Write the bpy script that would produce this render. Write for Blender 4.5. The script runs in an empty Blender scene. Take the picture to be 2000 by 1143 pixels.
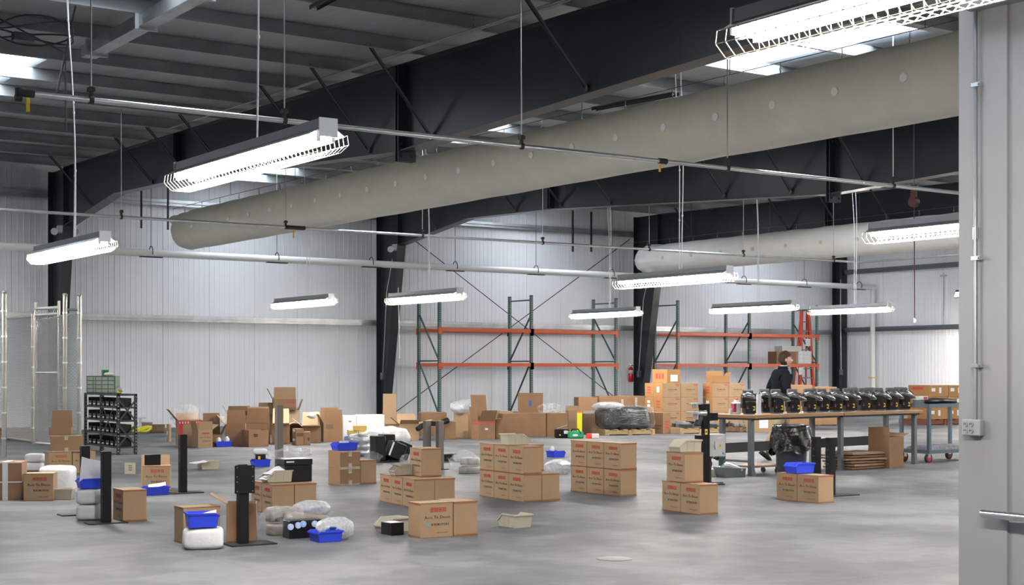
import bpy, math, random
from mathutils import Vector, Matrix, noise as mnoise
from math import sin, cos, tan, atan2, pi, radians as R, sqrt

random.seed(7)
SC = bpy.context.scene
COL = SC.collection

# ------------------------------------------------------------------ camera
F_PX = 2842.0          # focal length in pixels of the 2000 px wide frame
HORIZON = 723.0        # row of the horizon
YAW = R(34.7)          # the view turns this far from the rafter line
EYE = 1.47
cam_data = bpy.data.cameras.new('camera')
cam_data.sensor_width = 36.0
cam_data.lens = F_PX / 2000.0 * 36.0
cam_data.shift_y = (HORIZON - 571.5) / 2000.0
cam_data.clip_end = 300
cam = bpy.data.objects.new('camera', cam_data)
cam.location = (0, 0, EYE)
cam.rotation_euler = (R(90), 0, -YAW)
COL.objects.link(cam)
SC.camera = cam

# ------------------------------------------------------------------ world, exposure
world = bpy.data.worlds.new('World')
SC.world = world
world.use_nodes = True
world.node_tree.nodes['Background'].inputs[0].default_value = (0.55, 0.62, 0.72, 1)
world.node_tree.nodes['Background'].inputs[1].default_value = 0.8
SC.view_settings.view_transform = 'Standard'
SC.view_settings.look = 'None'
SC.view_settings.gamma = 1.0
SC.view_settings.use_curve_mapping = False
SC.view_settings.exposure = 0.0
TUBE_STRENGTH = 400.0       # fluorescent tubes
SKYLIGHT_STRENGTH = 18.0     # daylight coming through the translucent roof panels
try:
    SC.cycles.sample_clamp_indirect = 6.0
    SC.cycles.max_bounces = 8
    SC.cycles.transparent_max_bounces = 24
    SC.cycles.caustics_reflective = False
    SC.cycles.caustics_refractive = False
except Exception:
    pass

# ------------------------------------------------------------------ from the photograph to the building
# building axes: x runs along the far wall, y towards the far wall, z up
FW = Vector((sin(YAW), cos(YAW), 0)); RT = Vector((cos(YAW), -sin(YAW), 0))
def ray(px, py):
    return FW + RT * ((px - 1000.0) / F_PX) + Vector((0, 0, (HORIZON - py) / F_PX))
def at_z(px, py, z=0.0):
    d = ray(px, py); t = (z - EYE) / d.z
    return Vector((d.x * t, d.y * t, z))
def at_x(px, py, x):
    d = ray(px, py); t = x / d.x
    return Vector((x, d.y * t, EYE + d.z * t))
def at_y(px, py, y):
    d = ray(px, py); t = y / d.y
    return Vector((d.x * t, y, EYE + d.z * t))
def at_depth(px, py, D):
    d = ray(px, py)
    return Vector((d.x * D, d.y * D, EYE + d.z * D))
def depth_of(p):
    return p.x * FW.x + p.y * FW.y

# ------------------------------------------------------------------ mesh builder
class MB:
    def __init__(self):
        self.v = []; self.f = []; self.m = []; self.s = []
    def add(self, verts, faces, mi=0, smooth=False, M=None):
        o = len(self.v)
        if M is not None:
            verts = [M @ Vector(p) for p in verts]
        self.v.extend([tuple(p) for p in verts])
        for f in faces:
            self.f.append(tuple(i + o for i in f)); self.m.append(mi); self.s.append(smooth)
        return self
    def box(self, x0, x1, y0, y1, z0, z1, mi=0, M=None):
        vs = [(x0,y0,z0),(x1,y0,z0),(x1,y1,z0),(x0,y1,z0),(x0,y0,z1),(x1,y0,z1),(x1,y1,z1),(x0,y1,z1)]
        fs = [(0,3,2,1),(4,5,6,7),(0,1,5,4),(1,2,6,5),(2,3,7,6),(3,0,4,7)]
        return self.add(vs, fs, mi, False, M)
    def cbox(self, cx, cy, cz, sx, sy, sz, mi=0, M=None):
        return self.box(cx-sx/2, cx+sx/2, cy-sy/2, cy+sy/2, cz-sz/2, cz+sz/2, mi, M)
    def rbox(self, x0, x1, y0, y1, z0, z1, b=0.01, mi=0, M=None):
        """box with chamfered edges"""
        vs = []; idx = {}
        for sx in (0,1):
            for sy in (0,1):
                for sz in (0,1):
                    X = (x0,x1)[sx]; Y = (y0,y1)[sy]; Z = (z0,z1)[sz]
                    ix = b if sx == 0 else -b; iy = b if sy == 0 else -b; iz = b if sz == 0 else -b
                    for ax, p in (('x',(X,Y+iy,Z+iz)),('y',(X+ix,Y,Z+iz)),('z',(X+ix,Y+iy,Z))):
                        idx[(sx,sy,sz,ax)] = len(vs); vs.append(p)
        g = lambda a,b_,c,ax: idx[(a,b_,c,ax)]
        fs = [(g(0,0,0,'x'),g(0,0,1,'x'),g(0,1,1,'x'),g(0,1,0,'x')),(g(1,0,0,'x'),g(1,1,0,'x'),g(1,1,1,'x'),g(1,0,1,'x')),
              (g(0,0,0,'y'),g(1,0,0,'y'),g(1,0,1,'y'),g(0,0,1,'y')),(g(0,1,0,'y'),g(0,1,1,'y'),g(1,1,1,'y'),g(1,1,0,'y')),
              (g(0,0,0,'z'),g(0,1,0,'z'),g(1,1,0,'z'),g(1,0,0,'z')),(g(0,0,1,'z'),g(1,0,1,'z'),g(1,1,1,'z'),g(0,1,1,'z'))]
        for a in (0,1):
            for c in (0,1):
                fs.append((g(a,0,c,'x'),g(a,0,c,'z'),g(a,1,c,'z'),g(a,1,c,'x')))
                fs.append((g(0,a,c,'y'),g(1,a,c,'y'),g(1,a,c,'z'),g(0,a,c,'z')))
                fs.append((g(a,c,0,'x'),g(a,c,1,'x'),g(a,c,1,'y'),g(a,c,0,'y')))
        for a in (0,1):
            for c in (0,1):
                for e in (0,1):
                    fs.append((g(a,c,e,'x'),g(a,c,e,'y'),g(a,c,e,'z')))
        return self.add(vs, fs, mi, False, M)
    def quad(self, a, b, c, d, mi=0):
        return self.add([a,b,c,d], [(0,1,2,3)], mi)
    def prism(self, poly, axis, a, b, mi=0, M=None):
        """extrude a 2-D polygon along an axis ('x','y','z') between a and b"""
        def P(p, t):
            if axis == 'x': return (t, p[0], p[1])
            if axis == 'y': return (p[0], t, p[1])
            return (p[0], p[1], t)
        n = len(poly)
        vs = [P(p, a) for p in poly] + [P(p, b) for p in poly]
        fs = [tuple(range(n-1, -1, -1)), tuple(range(n, 2*n))]
        fs += [(i, (i+1) % n, n + (i+1) % n, n + i) for i in range(n)]
        return self.add(vs, fs, mi, False, M)
    def tube(self, pts, r, n=8, mi=0, caps=True, M=None, smooth=True):
        pts = [Vector(p) for p in pts]
        rs = r if isinstance(r, (list, tuple)) else [r]*len(pts)
        vs = []; fs = []; prev = None
        for i, p in enumerate(pts):
            if i == 0: t = pts[1]-pts[0]
            elif i == len(pts)-1: t = pts[-1]-pts[-2]
            else: t = (pts[i+1]-pts[i]).normalized() + (pts[i]-pts[i-1]).normalized()
            if t.length < 1e-9: t = Vector((0,0,1))
            t.normalize()
            if prev is None:
                a = Vector((0,0,1)) if abs(t.z) < 0.9 else Vector((1,0,0))
                s = t.cross(a).normalized()
            else:
                s = prev - t * prev.dot(t)
                s = s.normalized() if s.length > 1e-6 else t.orthogonal().normalized()
            prev = s; w = t.cross(s)
            for k in range(n):
                an = 2*pi*(k+0.5)/n
                vs.append(p + s*(cos(an)*rs[i]) + w*(sin(an)*rs[i]))
        for i in range(len(pts)-1):
            for k in range(n):
                k2 = (k+1) % n
                fs.append((i*n+k, i*n+k2, (i+1)*n+k2, (i+1)*n+k))
        self.add(vs, fs, mi, smooth, M)
        if caps:
            o = len(vs) - n
            self.add(vs[:n], [tuple(range(n-1,-1,-1))], mi, False, M)
            self.add(vs[o:], [tuple(range(n))], mi, False, M)
        return self
    def bar(self, p, q, w, h, mi=0, M=None):
        """rectangular bar between two points (w sideways, h upwards)"""
        p = Vector(p); q = Vector(q); t = (q-p).normalized()
        up = Vector((0,0,1)) if abs(t.z) < 0.98 else Vector((0,1,0))
        s = t.cross(up).normalized(); u = s.cross(t)
        vs = []
        for e in (p, q):
            for a, b in ((-1,-1),(1,-1),(1,1),(-1,1)):
                vs.append(e + s*(a*w/2) + u*(b*h/2))
        return self.add(vs, [(0,3,2,1),(4,5,6,7),(0,1,5,4),(1,2,6,5),(2,3,7,6),(3,0,4,7)], mi, False, M)
    def lathe(self, prof, n=24, mi=0, M=None, smooth=True):
        """profile of (r, z) spun about z"""
        vs = []; fs = []
        for r, z in prof:
            for k in range(n):
                a = 2*pi*k/n
                vs.append((r*cos(a), r*sin(a), z))
        for i in range(len(prof)-1):
            for k in range(n):
                k2 = (k+1) % n
                fs.append((i*n+k, i*n+k2, (i+1)*n+k2, (i+1)*n+k))
        if prof[0][0] > 1e-6: fs.append(tuple(range(n-1,-1,-1)))
        if prof[-1][0] > 1e-6: fs.append(tuple((len(prof)-1)*n+k for k in range(n)))
        return self.add(vs, fs, mi, smooth, M)
    def disc(self, c, r, normal, n=20, mi=0):
        nv = Vector(normal).normalized(); s = nv.orthogonal().normalized(); w = nv.cross(s)
        return self.add([Vector(c) + s*(r*cos(2*pi*k/n)) + w*(r*sin(2*pi*k/n)) for k in range(n)], [tuple(range(n))], mi)
    def blob(self, cx, cy, cz, sx, sy, sz, power=2.0, amp=0.0, freq=3.0, seed=0.0, nu=28, nv=18, mi=0, flat=None, M=None, ridged=False):
        """super-ellipsoid with crumpled skin; flat: z below which it is pressed flat"""
        vs = []; fs = []
        def sp(c, e): return (abs(c)**e) * (1 if c >= 0 else -1)
        e = 2.0/power
        for j in range(nv+1):
            ph = -pi/2 + pi*j/nv
            for i in range(nu):
                th = 2*pi*i/nu
                x = sp(cos(ph), e)*sp(cos(th), e); y = sp(cos(ph), e)*sp(sin(th), e); z = sp(sin(ph), e)
                p = Vector((x*sx, y*sy, z*sz))
                q = p*freq + Vector((seed*3.1, seed*1.7, seed))
                if ridged:
                    k = 1 - 2*abs(mnoise.noise(q)); k += 0.5*(1 - 2*abs(mnoise.noise(q*2.1)))
                    k -= 0.75
                else:
                    k = mnoise.noise(q) + 0.5*mnoise.noise(q*2.1)
                p = p * (1 + amp*k)
                p += Vector((cx, cy, cz))
                if flat is not None and p.z < flat: p.z = flat
                vs.append(p)
        for j in range(nv):
            for i in range(nu):
                i2 = (i+1) % nu
                fs.append((j*nu+i, j*nu+i2, (j+1)*nu+i2, (j+1)*nu+i))
        return self.add(vs, fs, mi, True, M)
    def mesh(self, name, mats):
        me = bpy.data.meshes.new(name)
        me.from_pydata(self.v, [], self.f)
        for m in (mats if isinstance(mats, (list, tuple)) else [mats]): me.materials.append(m)
        me.polygons.foreach_set('material_index', self.m)
        me.polygons.foreach_set('use_smooth', self.s)
        me.update()
        return me

def tag(o, label=None, cat=None, group=None, kind=None):
    if label: o['label'] = label
    if cat: o['category'] = cat
    if group: o['group'] = group
    if kind: o['kind'] = kind
    return o
def obj(name, mb, mats, parent=None, loc=None, rz=0.0, label=None, cat=None, group=None, kind=None):
    me = mb.mesh(name, mats) if isinstance(mb, MB) else mb
    o = bpy.data.objects.new(name, me); COL.objects.link(o)
    if parent is not None: o.parent = parent
    if loc is not None: o.location = loc
    if rz: o.rotation_euler = (0, 0, rz)
    return tag(o, label, cat, group, kind)
def thing(name, loc, rz, label, cat, group=None, kind=None):
    o = bpy.data.objects.new(name, None); COL.objects.link(o)
    o.empty_display_size = 0.1
    o.location = loc; o.rotation_euler = (0, 0, rz)
    return tag(o, label, cat, group, kind)
def copy_thing(src, loc, rz, label, group=None):
    c = src.copy(); COL.objects.link(c); c.location = loc; c.rotation_euler = (0, 0, rz)
    tag(c, label, None, group)
    for ch in list(src.children):
        d = ch.copy(); COL.objects.link(d); d.parent = c
        for g in list(ch.children):
            e = g.copy(); COL.objects.link(e); e.parent = d
    return c
ORD = ['first','second','third','fourth','fifth','sixth','seventh','eighth','ninth','tenth','eleventh','twelfth','thirteenth','fourteenth','fifteenth','sixteenth','seventeenth','eighteenth','nineteenth','twentieth']

# ------------------------------------------------------------------ materials (all procedural)
MATS = {}
def mat(name, col, rough=0.5, metal=0.0, var=0.0, vscale=6.0, bump=0.0, bscale=40.0, spec=0.5, emit=None, estr=0.0, stretch=None, coat=0.0):
    m = bpy.data.materials.new(name); m.use_nodes = True
    nt = m.node_tree; b = nt.nodes['Principled BSDF']
    b.inputs['Base Color'].default_value = (*col, 1)
    b.inputs['Roughness'].default_value = rough
    b.inputs['Metallic'].default_value = metal
    b.inputs['Specular IOR Level'].default_value = spec
    b.inputs['Coat Weight'].default_value = coat
    if emit:
        b.inputs['Emission Color'].default_value = (*emit, 1); b.inputs['Emission Strength'].default_value = estr
    if var or bump:
        tc = nt.nodes.new('ShaderNodeTexCoord'); mp = nt.nodes.new('ShaderNodeMapping')
        nt.links.new(tc.outputs['Object'], mp.inputs['Vector'])
        if stretch: mp.inputs['Scale'].default_value = stretch
    if var:
        n = nt.nodes.new('ShaderNodeTexNoise'); n.inputs['Scale'].default_value = vscale; n.inputs['Detail'].default_value = 5
        nt.links.new(mp.outputs['Vector'], n.inputs['Vector'])
        r = nt.nodes.new('ShaderNodeValToRGB')
        r.color_ramp.elements[0].position = 0.3; r.color_ramp.elements[1].position = 0.7
        r.color_ramp.elements[0].color = (*[c*(1-var) for c in col], 1)
        r.color_ramp.elements[1].color = (*[min(1, c*(1+var)) for c in col], 1)
        nt.links.new(n.outputs['Fac'], r.inputs['Fac']); nt.links.new(r.outputs['Color'], b.inputs['Base Color'])
    if bump:
        n2 = nt.nodes.new('ShaderNodeTexNoise'); n2.inputs['Scale'].default_value = bscale; n2.inputs['Detail'].default_value = 4
        nt.links.new(mp.outputs['Vector'], n2.inputs['Vector'])
        bp = nt.nodes.new('ShaderNodeBump'); bp.inputs['Strength'].default_value = bump; bp.inputs['Distance'].default_value = 0.02
        nt.links.new(n2.outputs['Fac'], bp.inputs['Height']); nt.links.new(bp.outputs['Normal'], b.inputs['Normal'])
    MATS[name] = m
    return m

WALLP = mat('wall_panel_white', (0.86, 0.87, 0.905), 0.45, 0, 0.03, 0.6)
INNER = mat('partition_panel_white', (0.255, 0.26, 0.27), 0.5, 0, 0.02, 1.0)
STEEL = mat('dark_painted_steel', (0.020, 0.024, 0.030), 0.34, 0, 0.25, 1.5, 0.05, 8)
BRACE = mat('brace_steel', (0.055, 0.062, 0.068), 0.5, 0)
GALV = mat('galvanized_steel', (0.52, 0.54, 0.56), 0.38, 0.75, 0.15, 3.0)
PURL = mat('purlin_galvanized', (0.40, 0.42, 0.43), 0.42, 0.6, 0.15, 2.0)
PIPEM = mat('pipe_galvanized', (0.62, 0.63, 0.63), 0.3, 0.8, 0.1, 4.0)
PIPEDARK = mat('clamp_dark', (0.03, 0.028, 0.028), 0.5, 0.3)
WHITEPIPE = mat('white_pipe', (0.8, 0.8, 0.8), 0.35)
WHITE = mat('white_enamel', (0.66, 0.66, 0.67), 0.4)
HOOD = mat('fixture_grey', (0.24, 0.25, 0.27), 0.4, 0.3)
WIRE = mat('guard_wire_cream', (0.50, 0.46, 0.36), 0.4)
CABLE = mat('white_cable', (0.8, 0.8, 0.8), 0.4)
DCABLE = mat('steel_cable', (0.16, 0.17, 0.18), 0.4, 0.6)
DUCTM = mat('duct_fabric_beige', (0.73, 0.715, 0.63), 0.9, 0, 0.04, 3.0, 0.12, 6.0)
DUCTW = mat('duct_fabric_white', (0.82, 0.81, 0.78), 0.9, 0, 0.03, 3.0, 0.15, 5.0)
HOLEW = mat('duct_hole_pale', (0.97, 0.97, 0.95), 0.8)
HOLEB = mat('duct_hole_beige', (0.60, 0.57, 0.45), 0.8)
CARD = mat('cardboard', (0.315, 0.205, 0.115), 0.75, 0, 0.06, 5.0)
CARDD = mat('cardboard_brown', (0.225, 0.125, 0.063), 0.75, 0, 0.07, 4.0)
CARDL = mat('cardboard_light', (0.43, 0.31, 0.185), 0.75, 0, 0.05, 4.0)
CARDO = mat('cardboard_orange', (0.30, 0.155, 0.055), 0.75, 0, 0.05, 4.0)
TAPEB = mat('brown_edge_tape', (0.25, 0.10, 0.042), 0.5)
TAPEC = mat('clear_tape', (0.42, 0.36, 0.30), 0.25, 0, 0.2, 12)
TAPER = mat('red_tape', (0.55, 0.04, 0.05), 0.4)
REDINK = mat('red_print', (0.40, 0.05, 0.035), 0.8)
BLACKINK = mat('black_print', (0.02, 0.018, 0.016), 0.8)
BLUEINK = mat('blue_print', (0.12, 0.30, 0.36), 0.8)
LABELW = mat('white_label', (0.60, 0.60, 0.61), 0.6)
PAPER = mat('paper', (0.64, 0.64, 0.67), 0.8)
BEIGE = mat('bin_beige_plastic', (0.42, 0.385, 0.30), 0.5)
BLUE = mat('bin_blue_plastic', (0.022, 0.055, 0.62), 0.4)
BLACK = mat('black_paint', (0.006, 0.006, 0.007), 0.5, spec=0.18)
BLACKP = mat('black_plastic', (0.009, 0.009, 0.010), 0.3, 0, 0, 6, 0.0, 40, 0.3)
BASEP = mat('base_plate_dark', (0.022, 0.019, 0.018), 0.5, spec=0.25)
GREYPOST = mat('grey_brown_post', (0.10, 0.085, 0.073), 0.6)
FOAM = mat('foam_wrap', (0.62, 0.63, 0.64), 0.6, 0, 0.03, 6, 0.3, 14)
RACKG = mat('rack_green', (0.035, 0.085, 0.075), 0.4)
RACKO = mat('rack_orange', (0.62, 0.10, 0.025), 0.4)
ORANGEL = mat('ladder_orange', (0.60, 0.07, 0.03), 0.4)
RED = mat('extinguisher_red', (0.55, 0.015, 0.02), 0.25)
YEL = mat('yellow_label', (0.80, 0.50, 0.02), 0.5)
YELLOW = mat('yellow_plastic', (0.75, 0.68, 0.03), 0.35)
WOODT = mat('bench_wood', (0.27, 0.15, 0.075), 0.5, 0, 0.25, 8, 0.1, 30, 0.5, None, 0, (1, 6, 30))
WOODP = mat('pallet_wood', (0.40, 0.29, 0.16), 0.8, 0, 0.2, 6, 0.1, 20, 0.4, None, 0, (1, 8, 8))
WOODD = mat('pallet_wood_dark', (0.22, 0.14, 0.09), 0.8, 0, 0.25, 6)
GREYM = mat('bench_grey_steel', (0.12, 0.135, 0.15), 0.4, 0.2)
CARTM = mat('cart_blue_grey', (0.085, 0.115, 0.14), 0.4, 0.1)
DARKM = mat('dark_grey_steel', (0.030, 0.033, 0.037), 0.4, 0.2)
CHROME = mat('chrome', (0.75, 0.76, 0.78), 0.18, 1.0)
ALU = mat('aluminium', (0.45, 0.46, 0.48), 0.3, 0.8, 0.15, 14)
BAG = mat('black_bag', (0.006, 0.006, 0.007), 0.2, 0, 0, 6, 0.6, 14, 0.35)
CAN = mat('bin_navy_plastic', (0.018, 0.024, 0.04), 0.45)
LGREY = mat('light_grey_paint', (0.50, 0.51, 0.50), 0.4)
DGREEN = mat('dark_green_plastic', (0.02, 0.075, 0.05), 0.45)
GREEN = mat('green_plastic', (0.01, 0.28, 0.11), 0.4)
DRAWERC = mat('clear_drawer_front', (0.24, 0.275, 0.25), 0.25)
TAUPE = mat('taupe_plastic', (0.20, 0.175, 0.155), 0.45)
PADM = mat('mover_pad_grey', (0.13, 0.125, 0.15), 0.9, 0, 0.3, 20, 0.6, 20)
RUBBER = mat('rubber_black', (0.015, 0.015, 0.015), 0.6)
WHEELR = mat('wheel_red', (0.45, 0.03, 0.03), 0.4)
BLUED = mat('blue_disc', (0.30, 0.42, 0.75), 0.35)
BLUEW = mat('blue_plastic_dark', (0.02, 0.06, 0.30), 0.35)
ORANGEC = mat('cap_orange', (0.80, 0.13, 0.02), 0.4)
MAROON = mat('label_maroon', (0.28, 0.03, 0.08), 0.5)
SIGNBLUE = mat('carton_blue_print', (0.02, 0.10, 0.42), 0.6)
JACKET = mat('jacket_black', (0.006, 0.007, 0.010), 0.9, spec=0.1)
KHAKI = mat('trousers_khaki', (0.26, 0.20, 0.13), 0.85)
SKIN = mat('skin', (0.42, 0.235, 0.175), 0.5)
HAIR = mat('hair_brown', (0.030, 0.016, 0.010), 0.7, 0, 0.3, 30, spec=0.15)
SHIRT = mat('shirt_pale', (0.45, 0.52, 0.58), 0.7)
CHAIN = mat('chain_link_wire', (0.42, 0.43, 0.43), 0.3, 0.75)
POSTM = mat('fence_post_galvanized', (0.30, 0.295, 0.28), 0.35, 0.6, 0.1, 4)
TUBE = mat('fluorescent_tube', (0.9, 0.9, 0.9), 0.5, emit=(1.0, 0.94, 0.86), estr=TUBE_STRENGTH)
TUBE_DIM = mat('lamp_lens', (0.9, 0.9, 0.9), 0.4, emit=(1.0, 0.95, 0.88), estr=6.0)
SKYL = mat('translucent_roof_panel', (0.8, 0.85, 0.9), 0.5, emit=(0.82, 0.91, 1.0), estr=SKYLIGHT_STRENGTH)

def film(name, opacity, col=(0.85, 0.86, 0.88), rough=0.16, bscale=30, bump=0.8, lo=0.45, hi=1.7):
    """thin clear plastic: see-through with bright glints"""
    m = bpy.data.materials.new(name); m.use_nodes = True
    nt = m.node_tree; nt.nodes.clear()
    out = nt.nodes.new('ShaderNodeOutputMaterial'); mix = nt.nodes.new('ShaderNodeMixShader')
    tr = nt.nodes.new('ShaderNodeBsdfTransparent'); pr = nt.nodes.new('ShaderNodeBsdfPrincipled')
    pr.inputs['Base Color'].default_value = (*col, 1); pr.inputs['Roughness'].default_value = rough
    pr.inputs['Specular IOR Level'].default_value = 1.0
    tc = nt.nodes.new('ShaderNodeTexCoord')
    n = nt.nodes.new('ShaderNodeTexNoise'); n.inputs['Scale'].default_value = bscale; n.inputs['Detail'].default_value = 3
    nt.links.new(tc.outputs['Object'], n.inputs['Vector'])
    bp = nt.nodes.new('ShaderNodeBump'); bp.inputs['Strength'].default_value = bump; bp.inputs['Distance'].default_value = 0.03
    nt.links.new(n.outputs['Fac'], bp.inputs['Height']); nt.links.new(bp.outputs['Normal'], pr.inputs['Normal'])
    r = nt.nodes.new('ShaderNodeMapRange')
    r.inputs['From Min'].default_value = 0.35; r.inputs['From Max'].default_value = 0.7
    r.inputs['To Min'].default_value = opacity*lo; r.inputs['To Max'].default_value = min(1, opacity*hi)
    nt.links.new(n.outputs['Fac'], r.inputs['Value'])
    nt.links.new(r.outputs['Result'], mix.inputs['Fac'])
    nt.links.new(tr.outputs[0], mix.inputs[1]); nt.links.new(pr.outputs[0], mix.inputs[2])
    nt.links.new(mix.outputs[0], out.inputs['Surface'])
    return m
FILM = film('clear_plastic_film', 0.17, (.6,.6,.62), .14, 16, .7)
FILMW = film('bubble_wrap', 0.56, (0.50, 0.51, 0.54), 0.3, 40, 0.14, .85, 1.2)
FILMG = film('shrink_wrap', 0.09, (0.4, 0.42, 0.44), 0.10, 6, 1.0)

def floor_material():
    m = bpy.data.materials.new('polished_concrete'); m.use_nodes = True
    nt = m.node_tree; b = nt.nodes['Principled BSDF']
    geo = nt.nodes.new('ShaderNodeNewGeometry')
    def nz(scale, detail, sc=(1,1,1)):
        mp = nt.nodes.new('ShaderNodeMapping'); mp.inputs['Scale'].default_value = sc
        nt.links.new(geo.outputs['Position'], mp.inputs['Vector'])
        n = nt.nodes.new('ShaderNodeTexNoise'); n.inputs['Scale'].default_value = scale; n.inputs['Detail'].default_value = detail
        n.inputs['Roughness'].default_value = 0.6
        nt.links.new(mp.outputs['Vector'], n.inputs['Vector']); return n
    a = nz(0.8, 5); c = nz(2.6, 4); d = nz(0.3, 2)
    mixn = nt.nodes.new('ShaderNodeMath'); mixn.operation = 'MULTIPLY_ADD'; mixn.inputs[1].default_value = 0.45
    nt.links.new(c.outputs['Fac'], mixn.inputs[0]); nt.links.new(a.outputs['Fac'], mixn.inputs[2])
    mix2 = nt.nodes.new('ShaderNodeMath'); mix2.operation = 'MULTIPLY_ADD'; mix2.inputs[1].default_value = 0.4
    nt.links.new(d.outputs['Fac'], mix2.inputs[0]); nt.links.new(mixn.outputs[0], mix2.inputs[2])
    r = nt.nodes.new('ShaderNodeValToRGB')
    e = r.color_ramp.elements
    e[0].position = 0.60; e[0].color = (0.056, 0.060, 0.068, 1)
    e[1].position = 1.0; e[1].color = (0.148, 0.151, 0.157, 1)
    mid = e.new(0.90); mid.color = (0.102, 0.105, 0.111, 1)
    nt.links.new(mix2.outputs[0], r.inputs['Fac'])
    e[-1].position = 1.0
    # saw-cut joints: every 4.57 m both ways
    sep = nt.nodes.new('ShaderNodeSeparateXYZ'); nt.links.new(geo.outputs['Position'], sep.inputs[0])
    def joint(out, off, pitch):
        s = nt.nodes.new('ShaderNodeMath'); s.operation = 'ADD'; s.inputs[1].default_value = off; nt.links.new(out, s.inputs[0])
        p = nt.nodes.new('ShaderNodeMath'); p.operation = 'PINGPONG'; p.inputs[1].default_value = pitch/2; nt.links.new(s.outputs[0], p.inputs[0])
        l = nt.nodes.new('ShaderNodeMath'); l.operation = 'LESS_THAN'; l.inputs[1].default_value = 0.007; nt.links.new(p.outputs[0], l.inputs[0]); return l
    j1 = joint(sep.outputs['X'], JX, 4.07); j2 = joint(sep.outputs['Y'], JY, 4.572)
    mx = nt.nodes.new('ShaderNodeMath'); mx.operation = 'MAXIMUM'; nt.links.new(j1.outputs[0], mx.inputs[0]); nt.links.new(j2.outputs[0], mx.inputs[1])
    mc = nt.nodes.new('ShaderNodeMixRGB'); mc.inputs['Color2'].default_value = (0.13, 0.12, 0.115, 1)
    ml = nt.nodes.new('ShaderNodeMath'); ml.operation = 'MULTIPLY'; ml.inputs[1].default_value = 0.75; nt.links.new(mx.outputs[0], ml.inputs[0])
    nt.links.new(ml.outputs[0], mc.inputs['Fac']); nt.links.new(r.outputs['Color'], mc.inputs['Color1'])
    nt.links.new(mc.outputs['Color'], b.inputs['Base Color'])
    rr = nt.nodes.new('ShaderNodeMapRange'); rr.inputs['From Min'].default_value = 0.35; rr.inputs['From Max'].default_value = 0.65
    rr.inputs['To Min'].default_value = 0.50; rr.inputs['To Max'].default_value = 0.62
    nt.links.new(c.outputs['Fac'], rr.inputs['Value']); nt.links.new(rr.outputs['Result'], b.inputs['Roughness'])
    b.inputs['Specular IOR Level'].default_value = 0.13
    return m
JX = -4.55; JY = -7.1
FLOORM = floor_material()

# ------------------------------------------------------------------ the hall: floor, walls, roof
VW = 35.5                     # far wall
XR = 38.4                     # right wall
XL = -7.4; VF = -12.0         # left and front walls, behind the view
FRX = [1.8, 10.93, 20.0, 29.2]   # frames
def roof_z(v): return 6.28 - 0.0185*(VW - v)     # underside of the purlins
PD = 0.20                     # purlin depth
def S(name, mb, mats, label, cat, **k):
    return obj(name, mb, mats, label=label, cat=cat, kind='structure', **k)

S('floor', MB().quad((XL-.3,VF-.3,0),(XR+.3,VF-.3,0),(XR+.3,VW+.3,0),(XL-.3,VW+.3,0)), FLOORM, 'mottled grey polished concrete floor with thin saw-cut joints', 'floor')

def ribbed(n0, n1, pitch, seam, off):
    """profile of (along, depth) for a standing-rib wall panel"""
    out = [(n0, 0.0)]; x = n0; k = 0
    rib = seam/ round(seam/pitch)
    while x < n1 - rib:
        i = round((x - n0)/rib) % round(seam/rib)
        if i == 0:
            out += [(x+.004, 0), (x+.006, .022), (x+.018, .022), (x+.020, 0)]
        else:
            out += [(x+.010, 0), (x+.016, -.006), (x+.030, -.006), (x+.036, 0)]
        x += rib
    out.append((n1, 0.0))
    return out
def ribbed_wall(axis, pos, sign, a, b, z0, z1, pitch=0.14, seam=1.26):
    """sign: direction of the inside; depth positive = away from the room"""
    m = MB(); pr = ribbed(a, b, pitch, seam, 0)
    vs = []
    for t, d in pr:
        p = pos - sign*d
        for z in (z0, z1):
            vs.append((t, p, z) if axis == 'y' else (p, t, z))
    fs = [(2*i, 2*i+2, 2*i+3, 2*i+1) for i in range(len(pr)-1)]
    m.add(vs, fs)
    # outer skin
    q = pos - sign*0.12
    if axis == 'y': m.box(a, b, min(q, q - sign*.05), max(q, q - sign*.05), z0, z1)
    else: m.box(min(q, q - sign*.05), max(q, q - sign*.05), a, b, z0, z1)
    return m
# seams fall where the photograph shows them (x = 12.5, 13.75, 15.0 ...)
S('wall_back', ribbed_wall('y', VW, -1, 12.5 - 16*1.26, XR+0.05, 0, 6.75), WALLP, 'white ribbed insulated metal panel wall at the far end', 'wall')
S('wall_right', ribbed_wall('x', XR, -1, VF, VW, 0, 6.75), WALLP, 'white ribbed metal panel wall meeting the far wall in the corner', 'wall')
S('wall_left', MB().box(XL-.2, XL, VF, VW, 0, 6.75), WALLP, 'white metal panel wall on the left of the hall', 'wall')
S('wall_front', MB().box(XL, XR, VF-.2, VF, 0, 6.75), WALLP, 'white metal panel wall behind the viewer', 'wall')

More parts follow.
